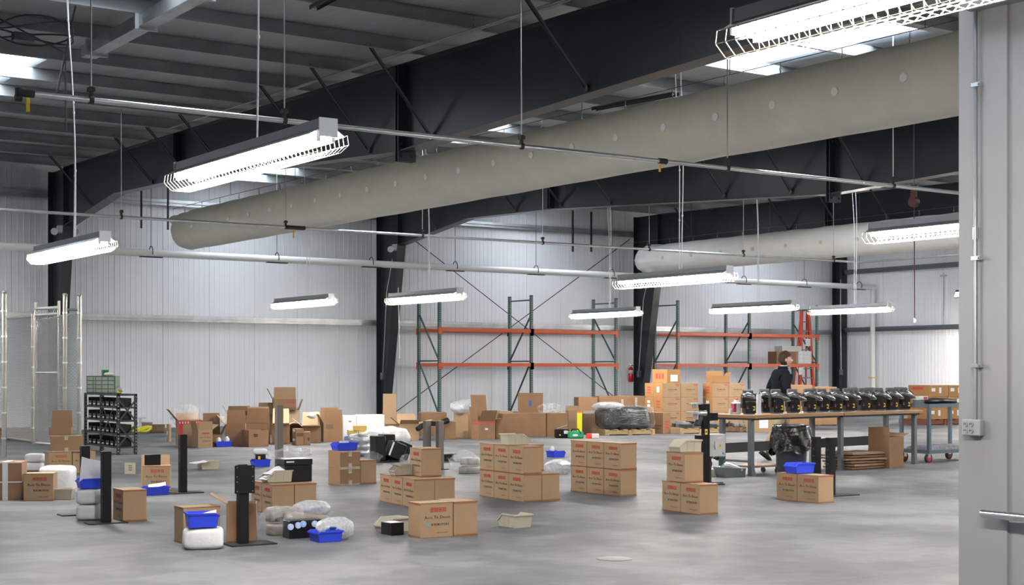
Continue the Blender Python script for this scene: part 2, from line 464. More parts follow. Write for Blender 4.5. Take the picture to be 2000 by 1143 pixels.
# roof: sheets of faced insulation between the purlins, with translucent panels left open in every bay centre
SKX = [(-3.3, -2.3), (5.85, 6.85), (15.0, 16.0), (24.1, 25.1), (33.3, 34.3)]
SKV = [(4.4, 7.6), (13.0, 16.6), (22.3, 25.6), (31.4, 34.4), (-4.7, -1.6)]
def roof_mesh():
    m = MB()
    vs = sorted({VF-.2, VW+.2, *[a for p in SKV for a in p]})
    xs = sorted({XL-.2, XR+.2, *[a for p in SKX for a in p]})
    def hole(x0, x1, v0, v1):
        cx, cv = (x0+x1)/2, (v0+v1)/2
        return any(a < cx < b for a, b in SKX) and any(a < cv < b for a, b in SKV)
    for i in range(len(xs)-1):
        for j in range(len(vs)-1):
            x0, x1, v0, v1 = xs[i], xs[i+1], vs[j], vs[j+1]
            if hole(x0, x1, v0, v1): continue
            z0, z1 = roof_z(v0)+PD, roof_z(v1)+PD
            m.add([(x0,v0,z0),(x1,v0,z0),(x1,v1,z1),(x0,v1,z1)], [(0,3,2,1)])
            m.add([(x0,v0,z0+.12),(x1,v0,z0+.12),(x1,v1,z1+.12),(x0,v1,z1+.12)], [(0,1,2,3)])
    return m
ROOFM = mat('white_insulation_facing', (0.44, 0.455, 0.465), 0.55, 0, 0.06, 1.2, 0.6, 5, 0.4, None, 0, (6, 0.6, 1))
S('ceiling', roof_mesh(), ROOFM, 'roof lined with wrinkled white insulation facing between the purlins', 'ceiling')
n = 0
for a, b in SKX:
    for c, d in SKV:
        if b < 0 and d < 10: continue
        n += 1
        m = MB(); zc, zd = roof_z(c)+PD+.10, roof_z(d)+PD+.10
        m.add([(a,c,zc),(b,c,zc),(b,d,zd),(a,d,zd)], [(0,3,2,1)])
        m.add([(a,c,zc+.02),(b,c,zc+.02),(b,d,zd+.02),(a,d,zd+.02)], [(0,1,2,3)])
        bay = ['outside the left edge', 'left of the nearest dark beam', 'above the beige duct', 'between the two fabric ducts', 'beside the right wall'][SKX.index((a, b))]
        far = {31.4: 'row at the far wall', 22.3: 'second row from the far wall', 13.0: 'third row from the far wall', 4.4: 'fourth row from the far wall', -4.7: 'fifth row from the far wall'}[c]
        S('window_%d' % n, m, SKYL, 'bright rooflight %s, %s' % (bay, far), 'skylight')

# purlins: galvanized Z sections along x
PV = [15.93 + 1.82*k for k in range(-5, 11)]
for i, v in enumerate(reversed(PV)):
    z = roof_z(v); m = MB()
    x0, x1 = XL, XR
    m.box(x0, x1, v-.002, v+.002, z+.002, z+PD)            # web
    m.box(x0, x1, v-.065, v+.002, z, z+.004)               # bottom flange
    m.box(x0, x1, v-.065, v-.061, z+.004, z+.02)           # lip
    m.box(x0, x1, v-.002, v+.065, z+PD-.006, z+PD-.002)
    for fx in FRX:
        for dx in (-.28, -.16, .16, .28):                  # bolts at the lap over each frame
            for dz in (.06, .14):
                m.cbox(fx+dx*1.8, v-.006, z+dz, .022, .012, .022)
    S('purlin', m, PURL, 'galvanized roof purlin, %s from the far wall' % ('nearest' if i == 0 else ORD[i]), 'purlin', group='roof purlins')

# girts on the walls
def girt_mb(a, b, axis, pos, sign, z, d=.2):
    m = MB()
    def bx(a0, b0, p0, p1, z0, z1):
        lo, hi = sorted((pos + sign*p0, pos + sign*p1))
        if axis == 'y': m.box(a0, b0, lo, hi, z0, z1)
        else: m.box(lo, hi, a0, b0, z0, z1)
    bx(a, b, .012, d, z-.003, z+.003)
    bx(a, b, d-.004, d, z+.003, z+.075); bx(a, b, d-.02, d-.004, z+.072, z+.075)
    bx(a, b, .012, .016, z-.075, z-.003)
    bx(a, b, d-.05, d-.045, z-.075, z-.003); 
    return m
S('trim_1', girt_mb(XL, XR, 'y', VW, -1, 2.78), GALV, 'galvanized wall rail at mid height along the far wall', 'wall rail')
S('trim_2', girt_mb(XL, XR, 'y', VW, -1, 5.72), GALV, 'galvanized wall rail high up along the far wall', 'wall rail')
S('trim_3', girt_mb(VF, VW-.3, 'x', XR, -1, 2.86), GREYM, 'grey wall rail at mid height along the right wall', 'wall rail')
S('trim_4', girt_mb(VF, VW-.3, 'x', XR, -1, 4.86), GREYM, 'grey wall rail high up along the right wall', 'wall rail')

# frames: tapered column + rafter with flange braces and splice plates
BOT = [(34.15, 4.85), (30.7, 5.30), (27.2, 5.21), (18.55, 4.70), (12.3, 4.90), (6.0, 5.05), (VF, 4.6)]
def bot_z(v):
    for (a, za), (b, zb) in zip(BOT, BOT[1:]):
        if a >= v >= b: return za + (zb-za)*(a-v)/(a-b)
    return 5.0
FNAME = ['first', 'second', 'third', 'fourth']
def column_mb(x, hw=.13):
    m = MB()
    top = roof_z(VW)-.02
    m.prism([(35.28,0),(35.28,top),(34.15,top),(34.15,4.85),(35.02,0)], 'x', x-.005, x+.005)
    m.box(x-hw, x+hw, 35.28, 35.30, 0, top)
    p, q = Vector((x, 35.02, 0)), Vector((x, 34.15, 4.85))
    m.bar(p, q, 2*hw, .016)
    m.box(x-hw, x+hw, 34.13, 34.15, 4.85, top)
    m.box(x-hw, x+hw, 34.7, 35.32, 0, .02)
    return m
def rafter_mb(x, hw=.13):
    m = MB()
    poly = [(34.12, roof_z(34.12)-.004)] + [(34.12, 4.87)] + BOT[1:] + [(VF, roof_z(VF)-.004)]
    m.prism(poly, 'x', x-.005, x+.005)
    for (a, za), (b, zb) in zip([(34.12, 4.87)]+BOT[1:], BOT[1:]):
        m.prism([(a,za),(b,zb),(b,zb-.016),(a,za-.016)], 'x', x-hw, x+hw)
    m.prism([(34.12,roof_z(34.12)-.004),(VF,roof_z(VF)-.004),(VF,roof_z(VF)-.02),(34.12,roof_z(34.12)-.02)], 'x', x-hw, x+hw)
    return m
for i, x in enumerate(FRX):
    seen = ['out of sight on the left', 'crossing in front of the left end of the hall', 'behind the beige duct', 'behind the white duct'][i]
    S('column', column_mb(x), STEEL, 'dark steel tapered wall column, %s' % ['hidden behind the left edge', 'behind the wire mesh cage', 'left of the first pallet rack', 'between the two pallet racks'][i], 'column', group='wall columns')
    b = S('beam', rafter_mb(x), STEEL, 'deep dark steel roof beam %s' % seen, 'roof beam', group='roof beams')
    # splice plates and stiffeners
    for v, lo in ((18.55, -.16), (27.2, 0.0), (9.0, 0)):
        m = MB(); z0 = bot_z(v)
        m.box(x-.15, x+.15, v-.05, v-.03, z0+lo, roof_z(v)-.02)
        m.box(x-.15, x+.15, v+.03, v+.05, z0+lo, roof_z(v)-.02)
        if lo:
            for sx in (-.09, .09):
                for zz in (z0-.09, z0+.1, z0+.95, roof_z(v)-.12):
                    m.tube([(x+sx, v-.075, zz), (x+sx, v+.075, zz)], .016, 6)
        obj('splice_plate' if lo else 'stiffener', m, STEEL, b)
    # flange braces, from every second purlin down to the bottom flange on the side of the view
    for k, v in enumerate(PV):
        if (k % 2 == 1 and k not in (7, 11)) or v > 33.6: continue
        for sgn in ((-1, 1) if i in (1, 2) else (-1,)):
            z1 = roof_z(v)+.06; z0 = bot_z(v)+.07
            run = min(1.05, (z1-z0)*.95)
            m = MB().bar((x+sgn*.01, v+.02, z0), (x+sgn*run, v+.02, z1), .055, .006)
            m.bar((x+sgn*.012, v+.047, z0+.01), (x+sgn*run, v+.047, z1+.01), .006, .055)
            m.cbox(x+sgn*.02, v+.02, z0, .05, .06, .06)
            obj('brace', m, BRACE, b)
# corner post at the right wall, plus the end frame along that wall
S('column', MB().box(38.0, 38.36, 35.28, 35.3, 0, 6.2).box(38.17,38.19,34.95,35.3,0,6.2).box(38.0,38.36,34.95,34.97,0,6.2), STEEL, 'dark steel corner post at the junction of far and right walls', 'column', group='wall columns')
S('beam', MB().box(38.1, 38.3, VF, 35.2, 5.75, 6.2), STEEL, 'dark steel end beam along the top of the right wall', 'roof beam', group='roof beams')

# strut, tray rails, conduits under the roof
def roof_item(name, mb, m, label, cat, **k): return obj(name, mb, m, label=label, cat=cat, **k)
m = MB(); z = roof_z(18)
m.box(6.55, 6.57, 15.2, 19.9, z-.17, z-.004).box(6.57, 6.75, 15.2, 19.9, z-.17, z-.165).box(6.57, 6.75, 15.2, 19.9, z-.009, z-.004)
for v in (15.9, 17.72, 19.57): m.box(6.50, 6.80, v-.03, v+.03, z-.2, z+.01)
roof_item('roof_strut', m, GALV, 'galvanized channel strut bolted under the purlins at the upper left', 'roof strut')
m = MB().tube([(10.2,13.2,5.80),(10.2,26.0,5.98)], .013, 8).tube([(10.26,13.2,5.80),(10.26,22.0,5.93)], .013, 8)
m.tube([(10.2,13.2,5.80),(10.23,12.9,5.80),(10.5,12.8,5.80)], .013, 8)
roof_item('conduit', m, PURL, 'pair of thin grey conduits under the roof beside the nearest dark beam', 'conduit')
def tray(name, p, q, label):
    m = MB(); p = Vector(p); q = Vector(q); d = (q-p)
    s = d.normalized().cross(Vector((0,0,1)))*.05
    m.bar(p+s, q+s, .008, .05); m.bar(p-s, q-s, .008, .05)
    k = int(d.length/.05)
    for i in range(k):
        c = p + d*(i+.5)/k
        m.bar(c+s, c-s, .018, .005)
    return roof_item(name, m, DARKM, label, 'slotted rail')
tray('slotted_rail', at_z(1160,213,5.55), at_z(1322,183,5.55), 'dark slotted steel rail above the beige duct')
tray('slotted_rail', at_z(612,16,5.9), at_z(690,-25,5.9), 'dark slotted steel rail at the top of the view')
# wall X bracing rods between the second and third columns, and the bay left of them
for k, (p, q, lab) in enumerate([((20.35,35.2,5.55),(28.85,35.2,.25),'thin dark bracing rod sloping down to the right behind the first pallet rack'),
                   ((28.85,35.2,5.55),(20.35,35.2,.25),'thin dark bracing rod sloping down to the left behind the first pallet rack')]):
    S('bracing_rod', MB().tube([p, q], .013, 6), DARKM, lab, 'bracing rod')
# hanging slotted brackets in front of the far wall at the top
for px, y0, y1, lab in ((276,372,446,'left'), (328,355,449,'right')):
    a = at_y(px, y0, 34.6); b = at_y(px, y1, 34.6)
    m = MB().box(a.x-.02, a.x+.02, 34.58, 34.62, b.z, roof_z(34.6))
    for j in range(14):
        zz = b.z + .04 + j*(a.z-b.z)/14
        m.box(a.x-.012, a.x+.012, 34.57, 34.58, zz, zz+.03)
    S('hanging_bracket', m, DARKM, 'dark slotted hanging strut at the top of the far wall, %s one of two' % lab, 'hanging strut', group='slotted hanging struts')
for px, y0, y1, lab in ((1119,440,492,'left'), (1155,440,492,'right')):
    a = at_y(px, y0, 34.9); b = at_y(px, y1, 34.9)
    m = MB().box(a.x-.02, a.x+.02, 34.88, 34.92, b.z, roof_z(34.9)).box(a.x-.028, a.x-.022, 34.87, 34.93, b.z, roof_z(34.9))
    S('hanging_bracket', m, DARKM, 'short dark hanging strut above the first pallet rack, %s one of two' % lab, 'hanging strut', group='slotted hanging struts')

# ---- near partition on the right
PX0 = 7.42
def partition():
    m = MB()
    vend = at_x(1874, 700, PX0).y
    prof = []
    segs = [(0,0),(.06,0),(.064,-.012),(.10,-.012),(.104,0),(.34,0),(.345,.03),(.41,.03),(.415,0)]
    base = vend
    prof = [(vend+.002, .004)]
    # flat cover strip along the end, then panels with shallow steps
    for d, h in ((.05,.004),(.054,.010),(.17,.010),(.174,.018),(.36,.018),(.364,.0),(.47,0),(.474,-.03),(.62,-.03)):
        prof.append((vend-d, h))
    v = vend-.62
    while v > -4:
        for d, h in ((.10,-.03),(.106,-.036),(.13,-.036),(.136,-.03)):
            prof.append((v-d, h))
        v -= .30
    prof.append((-4.0, -.03))
    vs = []
    for t, h in prof:
        for z in (0, 6.0): vs.append((PX0-h, t, z))
    m.add(vs, [(2*i, 2*i+1, 2*i+3, 2*i+2) for i in range(len(prof)-1)])
    m.box(PX0+.04, PX0+.16, -4, vend, 0, 6.0)
    m.box(PX0+.001, PX0+.16, vend-.05, vend+.002, 0, 6.0)
    return m, vend
pm, VEND = partition()
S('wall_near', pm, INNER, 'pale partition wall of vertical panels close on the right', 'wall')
m = MB()
p = at_x(1906, 25, PX0); q = at_x(2000, 4, PX0)
m.box(PX0-.10, PX0+.005, -3, p.y, p.z, p.z+.5)
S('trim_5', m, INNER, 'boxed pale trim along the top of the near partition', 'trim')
# conduit on the partition with straps and an outlet box
cy = at_x(1913, 500, PX0).y
co = thing('outlet_conduit', (PX0-.02, cy, 0), 0, 'thin galvanized conduit running down the near partition to the outlet', 'conduit')
zo = at_x(1908, 820, PX0).z
zt = at_x(1913, 15, PX0).z
obj('pipe', MB().tube([(-.02,0,zo-.02),(-.02,0,zt),(-.0,.07,zt+.12),(0,.16,zt+.25)], .013, 10), mat('conduit_dull', (0.30,0.31,0.33), .4, .6), co)
for py in (167, 505, 714):
    zz = at_x(1915, py, PX0).z
    obj('strap', MB().box(-.037,-.0,-.045,.02,zz-.012,zz+.012).tube([(-.03,-.035,zz),(-.05,-.035,zz)], .008, 6), CHROME, co)
obj('coupling', MB().tube([(-.02,0,at_x(1913,468,PX0).z),(-.02,0,at_x(1913,445,PX0).z)], .019, 8), CHROME, co)
ya, yb = at_x(1891, 835, PX0).y, at_x(1927, 835, PX0).y
za, zb = at_x(1908, 851, PX0).z, at_x(1908, 819, PX0).z
ob = thing('outlet_box', (PX0-.02, (ya+yb)/2, za), 0, 'grey metal quad outlet box on the near partition', 'outlet')
w = (ya-yb)/2; h = zb-za
obj('box', MB().rbox(-.045, .0, -w, w, 0, h, .006), mat('outlet_grey', (0.36,0.37,0.37), .45, .4), ob)
mo = mat('outlet_face', (0.30,0.31,0.31), .5)
for sy in (.55, -.05):
    for sz in (.3, .7):
        mm = MB(); c = Vector((-.047, w*sy, h*sz))
        mm.tube([c, c+Vector((-.004,0,0))], .016, 14, 0, True)
        mm.cbox(c.x-.005, c.y+.005, c.z+.003, .002, .003, .010, 1); mm.cbox(c.x-.005, c.y-.005, c.z+.003, .002, .003, .010, 1)
        obj('receptacle', mm, [mo, BLACK], ob)
# stainless rail
ry = at_x(1939, 1004, PX0).y; rz_ = at_x(1940, 1005, PX0-.1).z
ra = thing('guard_rail', (PX0-.1, ry, rz_), 0, 'polished steel rail on the near partition at the lower right', 'rail')
obj('bar', MB().tube([(0,0,0),(0,-2.2,0)], .026, 16), CHROME, ra)
for d in (-.3, -1.9): obj('bracket', MB().tube([(0,d,0),(.12,d,0)], .012, 8), CHROME, ra)
# floor drain cover
c = at_z(1200, 1092, 0)
obj('floor_cover', MB().lathe([(0,.004),(.13,.004),(.14,.002),(.14,0)], 24), mat('brass_cover', (0.14,0.125,0.11), .5, .0), None, c, label='small round metal cover set flush in the concrete floor', cat='floor cover')

# ------------------------------------------------------------------ overhead: lights, ducts, pipes
FL = 2.40
def make_fixture():
    t = thing('fluorescent_light', (0,0,0), 0, 'x', 'hanging light', 'hanging fluorescent lights')
    b = MB()
    # hood section: narrow top, flared skirts; end plates
    sec = [(-.055,0),(.055,0),(.06,-.06),(.125,-.10),(.125,-.106),(.055,-.066),(-.055,-.066),(-.125,-.106),(-.125,-.10),(-.06,-.06)]
    b.prism(sec, 'y', -FL/2, FL/2, 0)
    obj('hood', b, HOOD, t)
    for s in (-1, 1):
        y = s*FL/2
        obj('end_cap', MB().box(-.065, .065, min(y, y+s*.012), max(y, y+s*.012), -.115, .004), WHITE, t)
    obj('reflector', MB().box(-.052,.052,-FL/2+.01,FL/2-.01,-.0705,-.067), WHITE, t)
    for s in (-1, 1):
        obj('tube', MB().tube([(s*.052, -FL/2+.05, -.125), (s*.052, FL/2-.05, -.125)], .019, 10), TUBE, t)
        for e in (-1, 1):
            obj('socket', MB().box(s*.052-.012, s*.052+.012, e*(FL/2-.035)-.012, e*(FL/2-.035)+.012, -.142, -.066), WHITE, t)
    g = MB(); hoop = [(-.125,-.10),(-.135,-.16),(-.075,-.215),(.075,-.215),(.135,-.16),(.125,-.10)]
    nh = 40
    for i in range(nh+1):
        y = -FL/2 - .03 + (FL+.06)*i/nh
        g.tube([(x, y, z) for x, z in hoop], .0028, 4, 0, False)
    for x, z in hoop[:1] + hoop[1:5] + hoop[5:] + [(0,-.215)]:
        g.tube([(x, -FL/2-.03, z), (x, FL/2+.03, z)], .003, 4, 0, False)
    obj('wire_guard', g, WIRE, t)
    return t
def cable_mesh(h, lean):
    c = MB(); pts = []
    for i in range(9):
        s = i/8
        pts.append((lean*s + .03*sin(s*5), .02*sin(s*7), h*s))
    c.tube(pts, .008, 6)
    for s in (.25, .5, .8):
        c.tube([(lean*s+.03*sin(s*5), .02*sin(s*7), h*s-.012), (lean*s+.03*sin(s*5), .02*sin(s*7), h*s+.012)], .014, 6)
    return c
fix = make_fixture()
# (px, py) of the upper near end of the body; far end px ; row x is solved from the hanging height
def solve_fixture(pxn, pyn, top=3.02):
    return at_z(pxn, pyn, top)
FX = []   # (x, y centre, z top, label)
for pxn, pyn, top, lab in [
    (640, 232, 3.06, 'hanging twin-tube light with wire guard, large and close, in front of the nearest dark beam'),
    (205, 452, 2.98, 'hanging twin-tube light with wire guard above the wire mesh cage'),
    (647, 574, 2.94, 'hanging twin-tube light before the far wall, left of the first pallet rack'),
    (898, 562, 2.92, 'hanging twin-tube light in front of the left end of the first pallet rack'),
    (1425, 519, 2.92, 'hanging twin-tube light below the near end of the white duct'),
    (1246, 599, 2.92, 'hanging twin-tube light in front of the right end of the first pallet rack'),
    (1550, 586, 2.92, 'hanging twin-tube light in front of the middle of the second pallet rack'),
    (1737, 591, 3.02, 'hanging twin-tube light in front of the corner of the hall')]:
    p = at_z(pxn, pyn, top)
    FX.append((p.x, p.y + FL/2, top, lab))
p = at_z(1704, 437, 3.05); FX.append((p.x, p.y - FL/2, 3.05, 'hanging twin-tube light cut off by the near partition, below the white duct'))
p = at_z(1466, 16, 3.06); FX.append((p.x, p.y - FL/2 + .05, 3.06, 'hanging twin-tube light cut off by the top edge of the picture, nearest the viewer'))
n_seen = len(FX)
for k, (x, v) in enumerate([(12.8,3.0),(12.8,-4),(20.8,14),(20.8,7),(20.8,0),(29,17),(29,9),(29,0),(4.4,24.8),(4.6,31.8),(36,26.8),(35.5,22),(35.5,17),(37,27.8)]):  # unseen lights: rows carried on, plus some by the right wall added to brighten it
    FX.append((x, v, 3.0, None))
for i, (x, y, z, lab) in enumerate(FX):
    lab = lab or 'unseen hanging twin-tube light with wire guard, added outside the picture to light the hall'
    o = fix if i == 0 else copy_thing(fix, (x, y, z), 0, lab)
    o.location = (x, y, z); o['label'] = lab
    if i < n_seen:
        off = {0: -.15, 8: -.1}.get(i, -.2)
        c = obj('cable', cable_mesh((roof_z(y)+.15 if i != 2 else 4.17) - z, random.uniform(-.12,.12)), CABLE, o)
        c.location = (0, off, 0)

# ---- fabric ducts
def duct(name, x, r, v0, v1, zc, M_, MH, label, n, hole0, pitch, wr, end):
    t = thing(name, (x, v0, zc), 0, label, 'fabric duct')
    L = v1 - v0; m = MB(); vs = []; N = 140; K = 36
    for i in range(N+1):
        s = i/N; y = L*s
        rr = r
        if s > .955:
            e = (s-.955)/.045
            rr = r*(1 - .05*e - .55*max(0, e-.72)/.28)
        sag = .006*sin(y*2*pi/1.9)
        for k in range(K):
            a = 2*pi*k/K
            w = 1 + wr*mnoise.noise(Vector((cos(a)*2, sin(a)*2, y*1.3 + x))) + ((.05 if end else .20)*mnoise.noise(Vector((cos(a)*2.2, sin(a)*2.2, y*2.4))) if s > .95 else 0)
            top = max(0, sin(a))
            peak = .007*top**8*(1 + cos(y*2*pi/1.03))
            vs.append((rr*w*cos(a), y, rr*w*sin(a) + peak + (sag*.5 if sin(a) < 0 else 0)))
    fs = [(i*K+k, i*K+(k+1)%K, (i+1)*K+(k+1)%K, (i+1)*K+k) for i in range(N) for k in range(K)]
    fs.append(tuple(N*K+k for k in range(K)))
    m.add(vs, fs, 0, True)
    obj('sleeve', m, M_, t)
    if end:
        obj('end_cuff', MB().blob(-.02, L-.02, r*.62, .30, .16, .12, 2.4, .18, 6, 4), DUCTW, t)
    ang = R(183)
    k = 0
    while True:
        v = hole0 + pitch*k
        if v > v1 - 1.4: break
        y = v - v0; k += 1
        c = Vector((r*1.025*cos(ang), y, r*1.025*sin(ang)))
        nv = Vector((cos(ang), 0, sin(ang)))
        if y > 0.1: obj('vent_hole', MB().tube([c-nv*.025, c+nv*.004], .052, 18), MH, t)
    # cable and clips
    cz = r + .15
    obj('support_cable', MB().tube([(0,0,cz),(0,L+.6,cz)], .006, 5), DCABLE, t)
    k = 0
    while hole0 + 1.03*k < v1:
        y = hole0 + 1.03*k - v0 + .3; k += 1
        if y > L: break
        m = MB().tube([(0,y,r-.01),(0,y,r+.06)], .008, 5)
        m.tube([(0,y-.015,r+.06),(0,y,r+.10),(0,y+.015,r+.06)], .006, 5).tube([(0,y,r+.09),(0,y,cz)], .006, 5)
        obj('clip', m, CHROME, t)
    k = 0
    while 1.5 + 3.2*k < L:
        y = 1.5 + 3.2*k; k += 1
        obj('hanger', MB().tube([(0,y,cz),(0,y,roof_z(v0+y)-zc+PD-.03)], .006, 5), DCABLE, t)
    return t
duct('fabric_duct', 13.25, .455, 6.2, 32.9, 4.75, DUCTM, HOLEW, 'long beige fabric air duct with a row of pale vent holes', 30, 10.82, 1.02, .012, True)
duct('fabric_duct', 28.45, .42, 8.0, 34.3, 4.80, DUCTW, HOLEB, 'white fabric air duct hanging below the far roof beam', 30, 20.2, 1.25, .03, False)

# ---- pipes on hangers
def hung_pipe(name, v, z, x0, x1, r, M_, label, hangers, clamp='band', cat='pipe'):
    t = thing(name, (0, v, z), 0, label, cat)
    obj('pipe', MB().tube([(x0,0,0),(x1,0,0)], r, 12), M_, t)
    for hx in hangers:
        m = MB()
        top = roof_z(v) - z + PD - .03
        if clamp == 'band':
            m.tube([(hx-.02,0,0),(hx+.02,0,0)], r+.012, 10).box(hx-.018, hx+.018, -.012, .012, r, r+.10)
            m.box(hx-.03, hx+.03, -.03, .03, r+.05, r+.09)
        else:
            m.box(hx-.28, hx+.28, -.05, .05, -r-.012, -r+.01)
            ring = [(hx, (r+.03)*cos(a), (r+.03)*sin(a)*1.25+.02) for a in [pi*k/8 for k in range(-1,10)]]
            m.tube(ring, .012, 5)
        rod = MB().tube([(hx,0,r+.08),(hx,0,top)], .008 if clamp == 'band' else .009, 6)
        obj('clamp', m, PIPEDARK, t); obj('rod', rod, PIPEM if clamp == 'band' else DCABLE, t)
    return t
V1, Z1 = 13.4, 3.99
h1 = [at_y(px, 300, V1).x for px in (178, 555.5, 1018.6, 1420.8, 1744.5)]
x0 = at_y(62, 190, V1).x
p1 = hung_pipe('air_pipe', V1, Z1, x0, 26.0, .026, PIPEM, 'thin galvanized pipe crossing in front of the nearest dark beam', h1)
m = MB().tube([(x0-.13,0,0),(x0+.02,0,0)], .038, 10).tube([(x0-.12,0,-.05),(x0-.12,0,.04)], .03, 8).tube([(x0-.15,0,-.05),(x0-.09,0,-.05)], .035, 8)
obj('end_valve', m, PIPEDARK, p1)
obj('valve_handle', MB().box(x0-.05, x0-.02, -.012, .012, -.17, -.04), YEL, p1)
xe = at_y(1294, 320, V1).x
obj('valve', MB().tube([(xe-.06,0,0),(xe+.06,0,0)], .036, 10), PIPEDARK, p1)
obj('valve_handle', MB().box(xe-.05, xe-.035, -.012, .012, -.13, -.03), YEL, p1)
V2, Z2 = 25.3, 4.20
h2 = [at_y(px, 450, V2).x for px in (237, 558, 825, 1060, 1268, 1452, 1628)]
xc = at_y(1680, 513, V2).x
p2 = hung_pipe('air_pipe', V2, Z2, 4.0, xc, .028, PIPEM, 'thin galvanized pipe crossing below the far end of the beige duct', h2)
obj('return_leg', MB().tube([(xc,0,0),(xc,-14,0)], .028, 10), PIPEM, p2)
obj('elbow', MB().tube([(xc-.08,0,0),(xc,0,0),(xc,-.08,0)], .036, 10), PIPEM, p2)
xv = at_y(563, 447, V2).x
obj('valve', MB().tube([(xv-.05,0,0),(xv+.35,0,0)], .04, 10), PIPEDARK, p2)
obj('valve_handle', MB().box(xv+.1, xv+.12, -.012, .012, -.2, -.03), YEL, p2)
V3, Z3 = 33.6, 4.27
h3 = [at_y(px, 500, V3).x for px in (295, 541, 725, 889, 1047, 1195, 1453, 1571, 1678)]
XD = at_y(1707, 560, V3).x - .06
p3 = hung_pipe('sprinkler_main', V3, Z3, 6.0, XD+.12, .09, WHITEPIPE, 'thick white pipe running along the far wall and down in the corner', h3, 'cradle')
obj('drop', MB().tube([(XD,0,-.02),(XD,0,-Z3+.85)], .085, 14), WHITEPIPE, p3)
obj('foot', MB().tube([(XD,0,-Z3+.95),(XD+.02,0,-Z3+.80),(XD+.15,0,-Z3+.78)], .085, 12), WHITEPIPE, p3)
obj('valve', MB().tube([(XD+.15,0,-Z3+.70),(XD+.15,0,-Z3+.86)], .05, 8).box(XD-.12,XD+.12,-.11,.11,-Z3+1.2,-Z3+1.23), YEL, p3)

# ---- red air hose reel and drop hose on the right
hp = at_depth(1785, 400, 25.0)
t = thing('hose_reel', (hp.x, hp.y, hp.z), 0, 'dark red hose reel with a hose hanging down in front of the right wall', 'hose reel')
obj('reel', MB().tube([(-.05,0,.05),(.05,0,.05)], .09, 16).box(-.03,.03,-.05,.05,.12,.34), mat('reel_red', (0.06,0.01,0.01), .4), t)
lo = at_depth(1785, 622, 25.0)
obj('hose', MB().tube([(0,0,0),(.01,0,-.4),(0.02,0,lo.z-hp.z)], .009, 6), mat('hose_dark_red', (0.05,0.008,0.012), .5), t)
obj('nozzle', MB().tube([(.02,0,lo.z-hp.z),(.02,0,lo.z-hp.z-.07)], .018, 6), CHROME, t)
obj('rod', MB().tube([(0,0,.34),(0,0,roof_z(hp.y)-hp.z+PD-.03)], .012, 6), DCABLE, t)

# ---- emergency lamp heads on the columns
for px, py, lab, fx in ((125, 450, 'white twin-head emergency lamp on the column behind the mesh cage', 10.93), (775, 485, 'white twin-head emergency lamp on the column left of the first pallet rack', 20.0)):
    p = at_x(px, py, fx+.02)
    t = thing('emergency_lamp', (p.x, p.y-.12, p.z), R(-25), lab, 'emergency lamp', 'emergency lamps on the columns')
    obj('housing', MB().rbox(-.2, .2, -.09, .09, -.08, .10, .03), WHITE, t)
    for s in (-1, 1):
        obj('lamp_head', MB().tube([(s*.24,.02,-.03),(s*.24,-.12,-.05)], [.07,.085], 14), WHITE, t)
    obj('conduit', MB().tube([(.0,0.05,-.08),(-.03,.03,-.6),(.02,.06,-3.0)], .014, 6), PIPEM, t)
# coil of cable at the roof on the left
c = at_z(60, 60, 5.85); pts = []
for k in range(60):
    a = k/60*2*pi*2.6
    pts.append((c.x + (.55+.05*sin(a*3))*cos(a), c.y + .55*sin(a), c.z + .08*sin(a*1.7)))
pts += [(c.x+.35, c.y-.3, c.z-.3), (c.x+.36, c.y-.3, c.z-1.3)]
t = thing('cable_coil', (0,0,0), 0, 'loops of thin dark cable hanging under the roof at the upper left', 'cable')
obj('coil', MB().tube(pts, .013, 5), BRACE, t)
obj('junction_box', MB().cbox(c.x-.1, c.y, c.z-.1, .25, .15, .1), BRACE, t)
obj('rod', MB().tube([at_z(112,180,5.3), at_z(150,0,6.1)], .014, 5), BRACE, t)

p = at_x(1877, 574, XR-.02)
t = thing('wall_lamp', p, 0, 'small dark wall lamp on the right wall beside the near partition', 'wall lamp')
obj('housing', MB().prism([(-.16,-.12),(.0,-.12),(.0,.12),(-.06,.12)], 'y', -.16, .16), DARKM, t)
obj('lens', MB().quad((-.165,-.14,-.10),(-.165,.14,-.10),(-.075,.14,.08),(-.075,-.14,.08)), TUBE_DIM, t)
a = at_x(1843, 532, XR-.03); b = at_x(1843, 640, XR-.03)
t = thing('wall_conduit', a, 0, 'thin pale conduit running down the right wall between two rails', 'conduit')
obj('pipe', MB().tube([(0,0,0),(0,0,b.z-a.z)], .014, 6), LGREY, t); obj('clamp', MB().box(-.03,.02,-.12,.12,-.14,-.08), LGREY, t)

# ------------------------------------------------------------------ cartons
def text_geo(txt, size):
    cu = bpy.data.curves.new('tmp', 'FONT'); cu.body = txt; cu.size = size; cu.resolution_u = 2
    o = bpy.data.objects.new('tmp', cu); COL.objects.link(o)
    dg = bpy.context.evaluated_depsgraph_get(); dg.update()
    me = o.evaluated_get(dg).to_mesh()
    v = [tuple(p.co) for p in me.vertices]; f = [tuple(p.vertices) for p in me.polygons]
    o.evaluated_get(dg).to_mesh_clear()
    bpy.data.objects.remove(o); bpy.data.curves.remove(cu)
    w = max(p[0] for p in v) if v else 0
    return v, f, w
_TC = {}
def put_text(mb, txt, x, z, size, mi, M, bold=0.0):
    """text in the local x-z plane at y = 0, mapped by M; returns width"""
    key = (txt, size)
    if key not in _TC: _TC[key] = text_geo(txt, size)
    v, f, w = _TC[key]
    for dx in ((0, bold) if bold else (0,)):
        mb.add([(p[0]+x+dx, 0, p[1]+z) for p in v], f, mi, False, M)
    return w
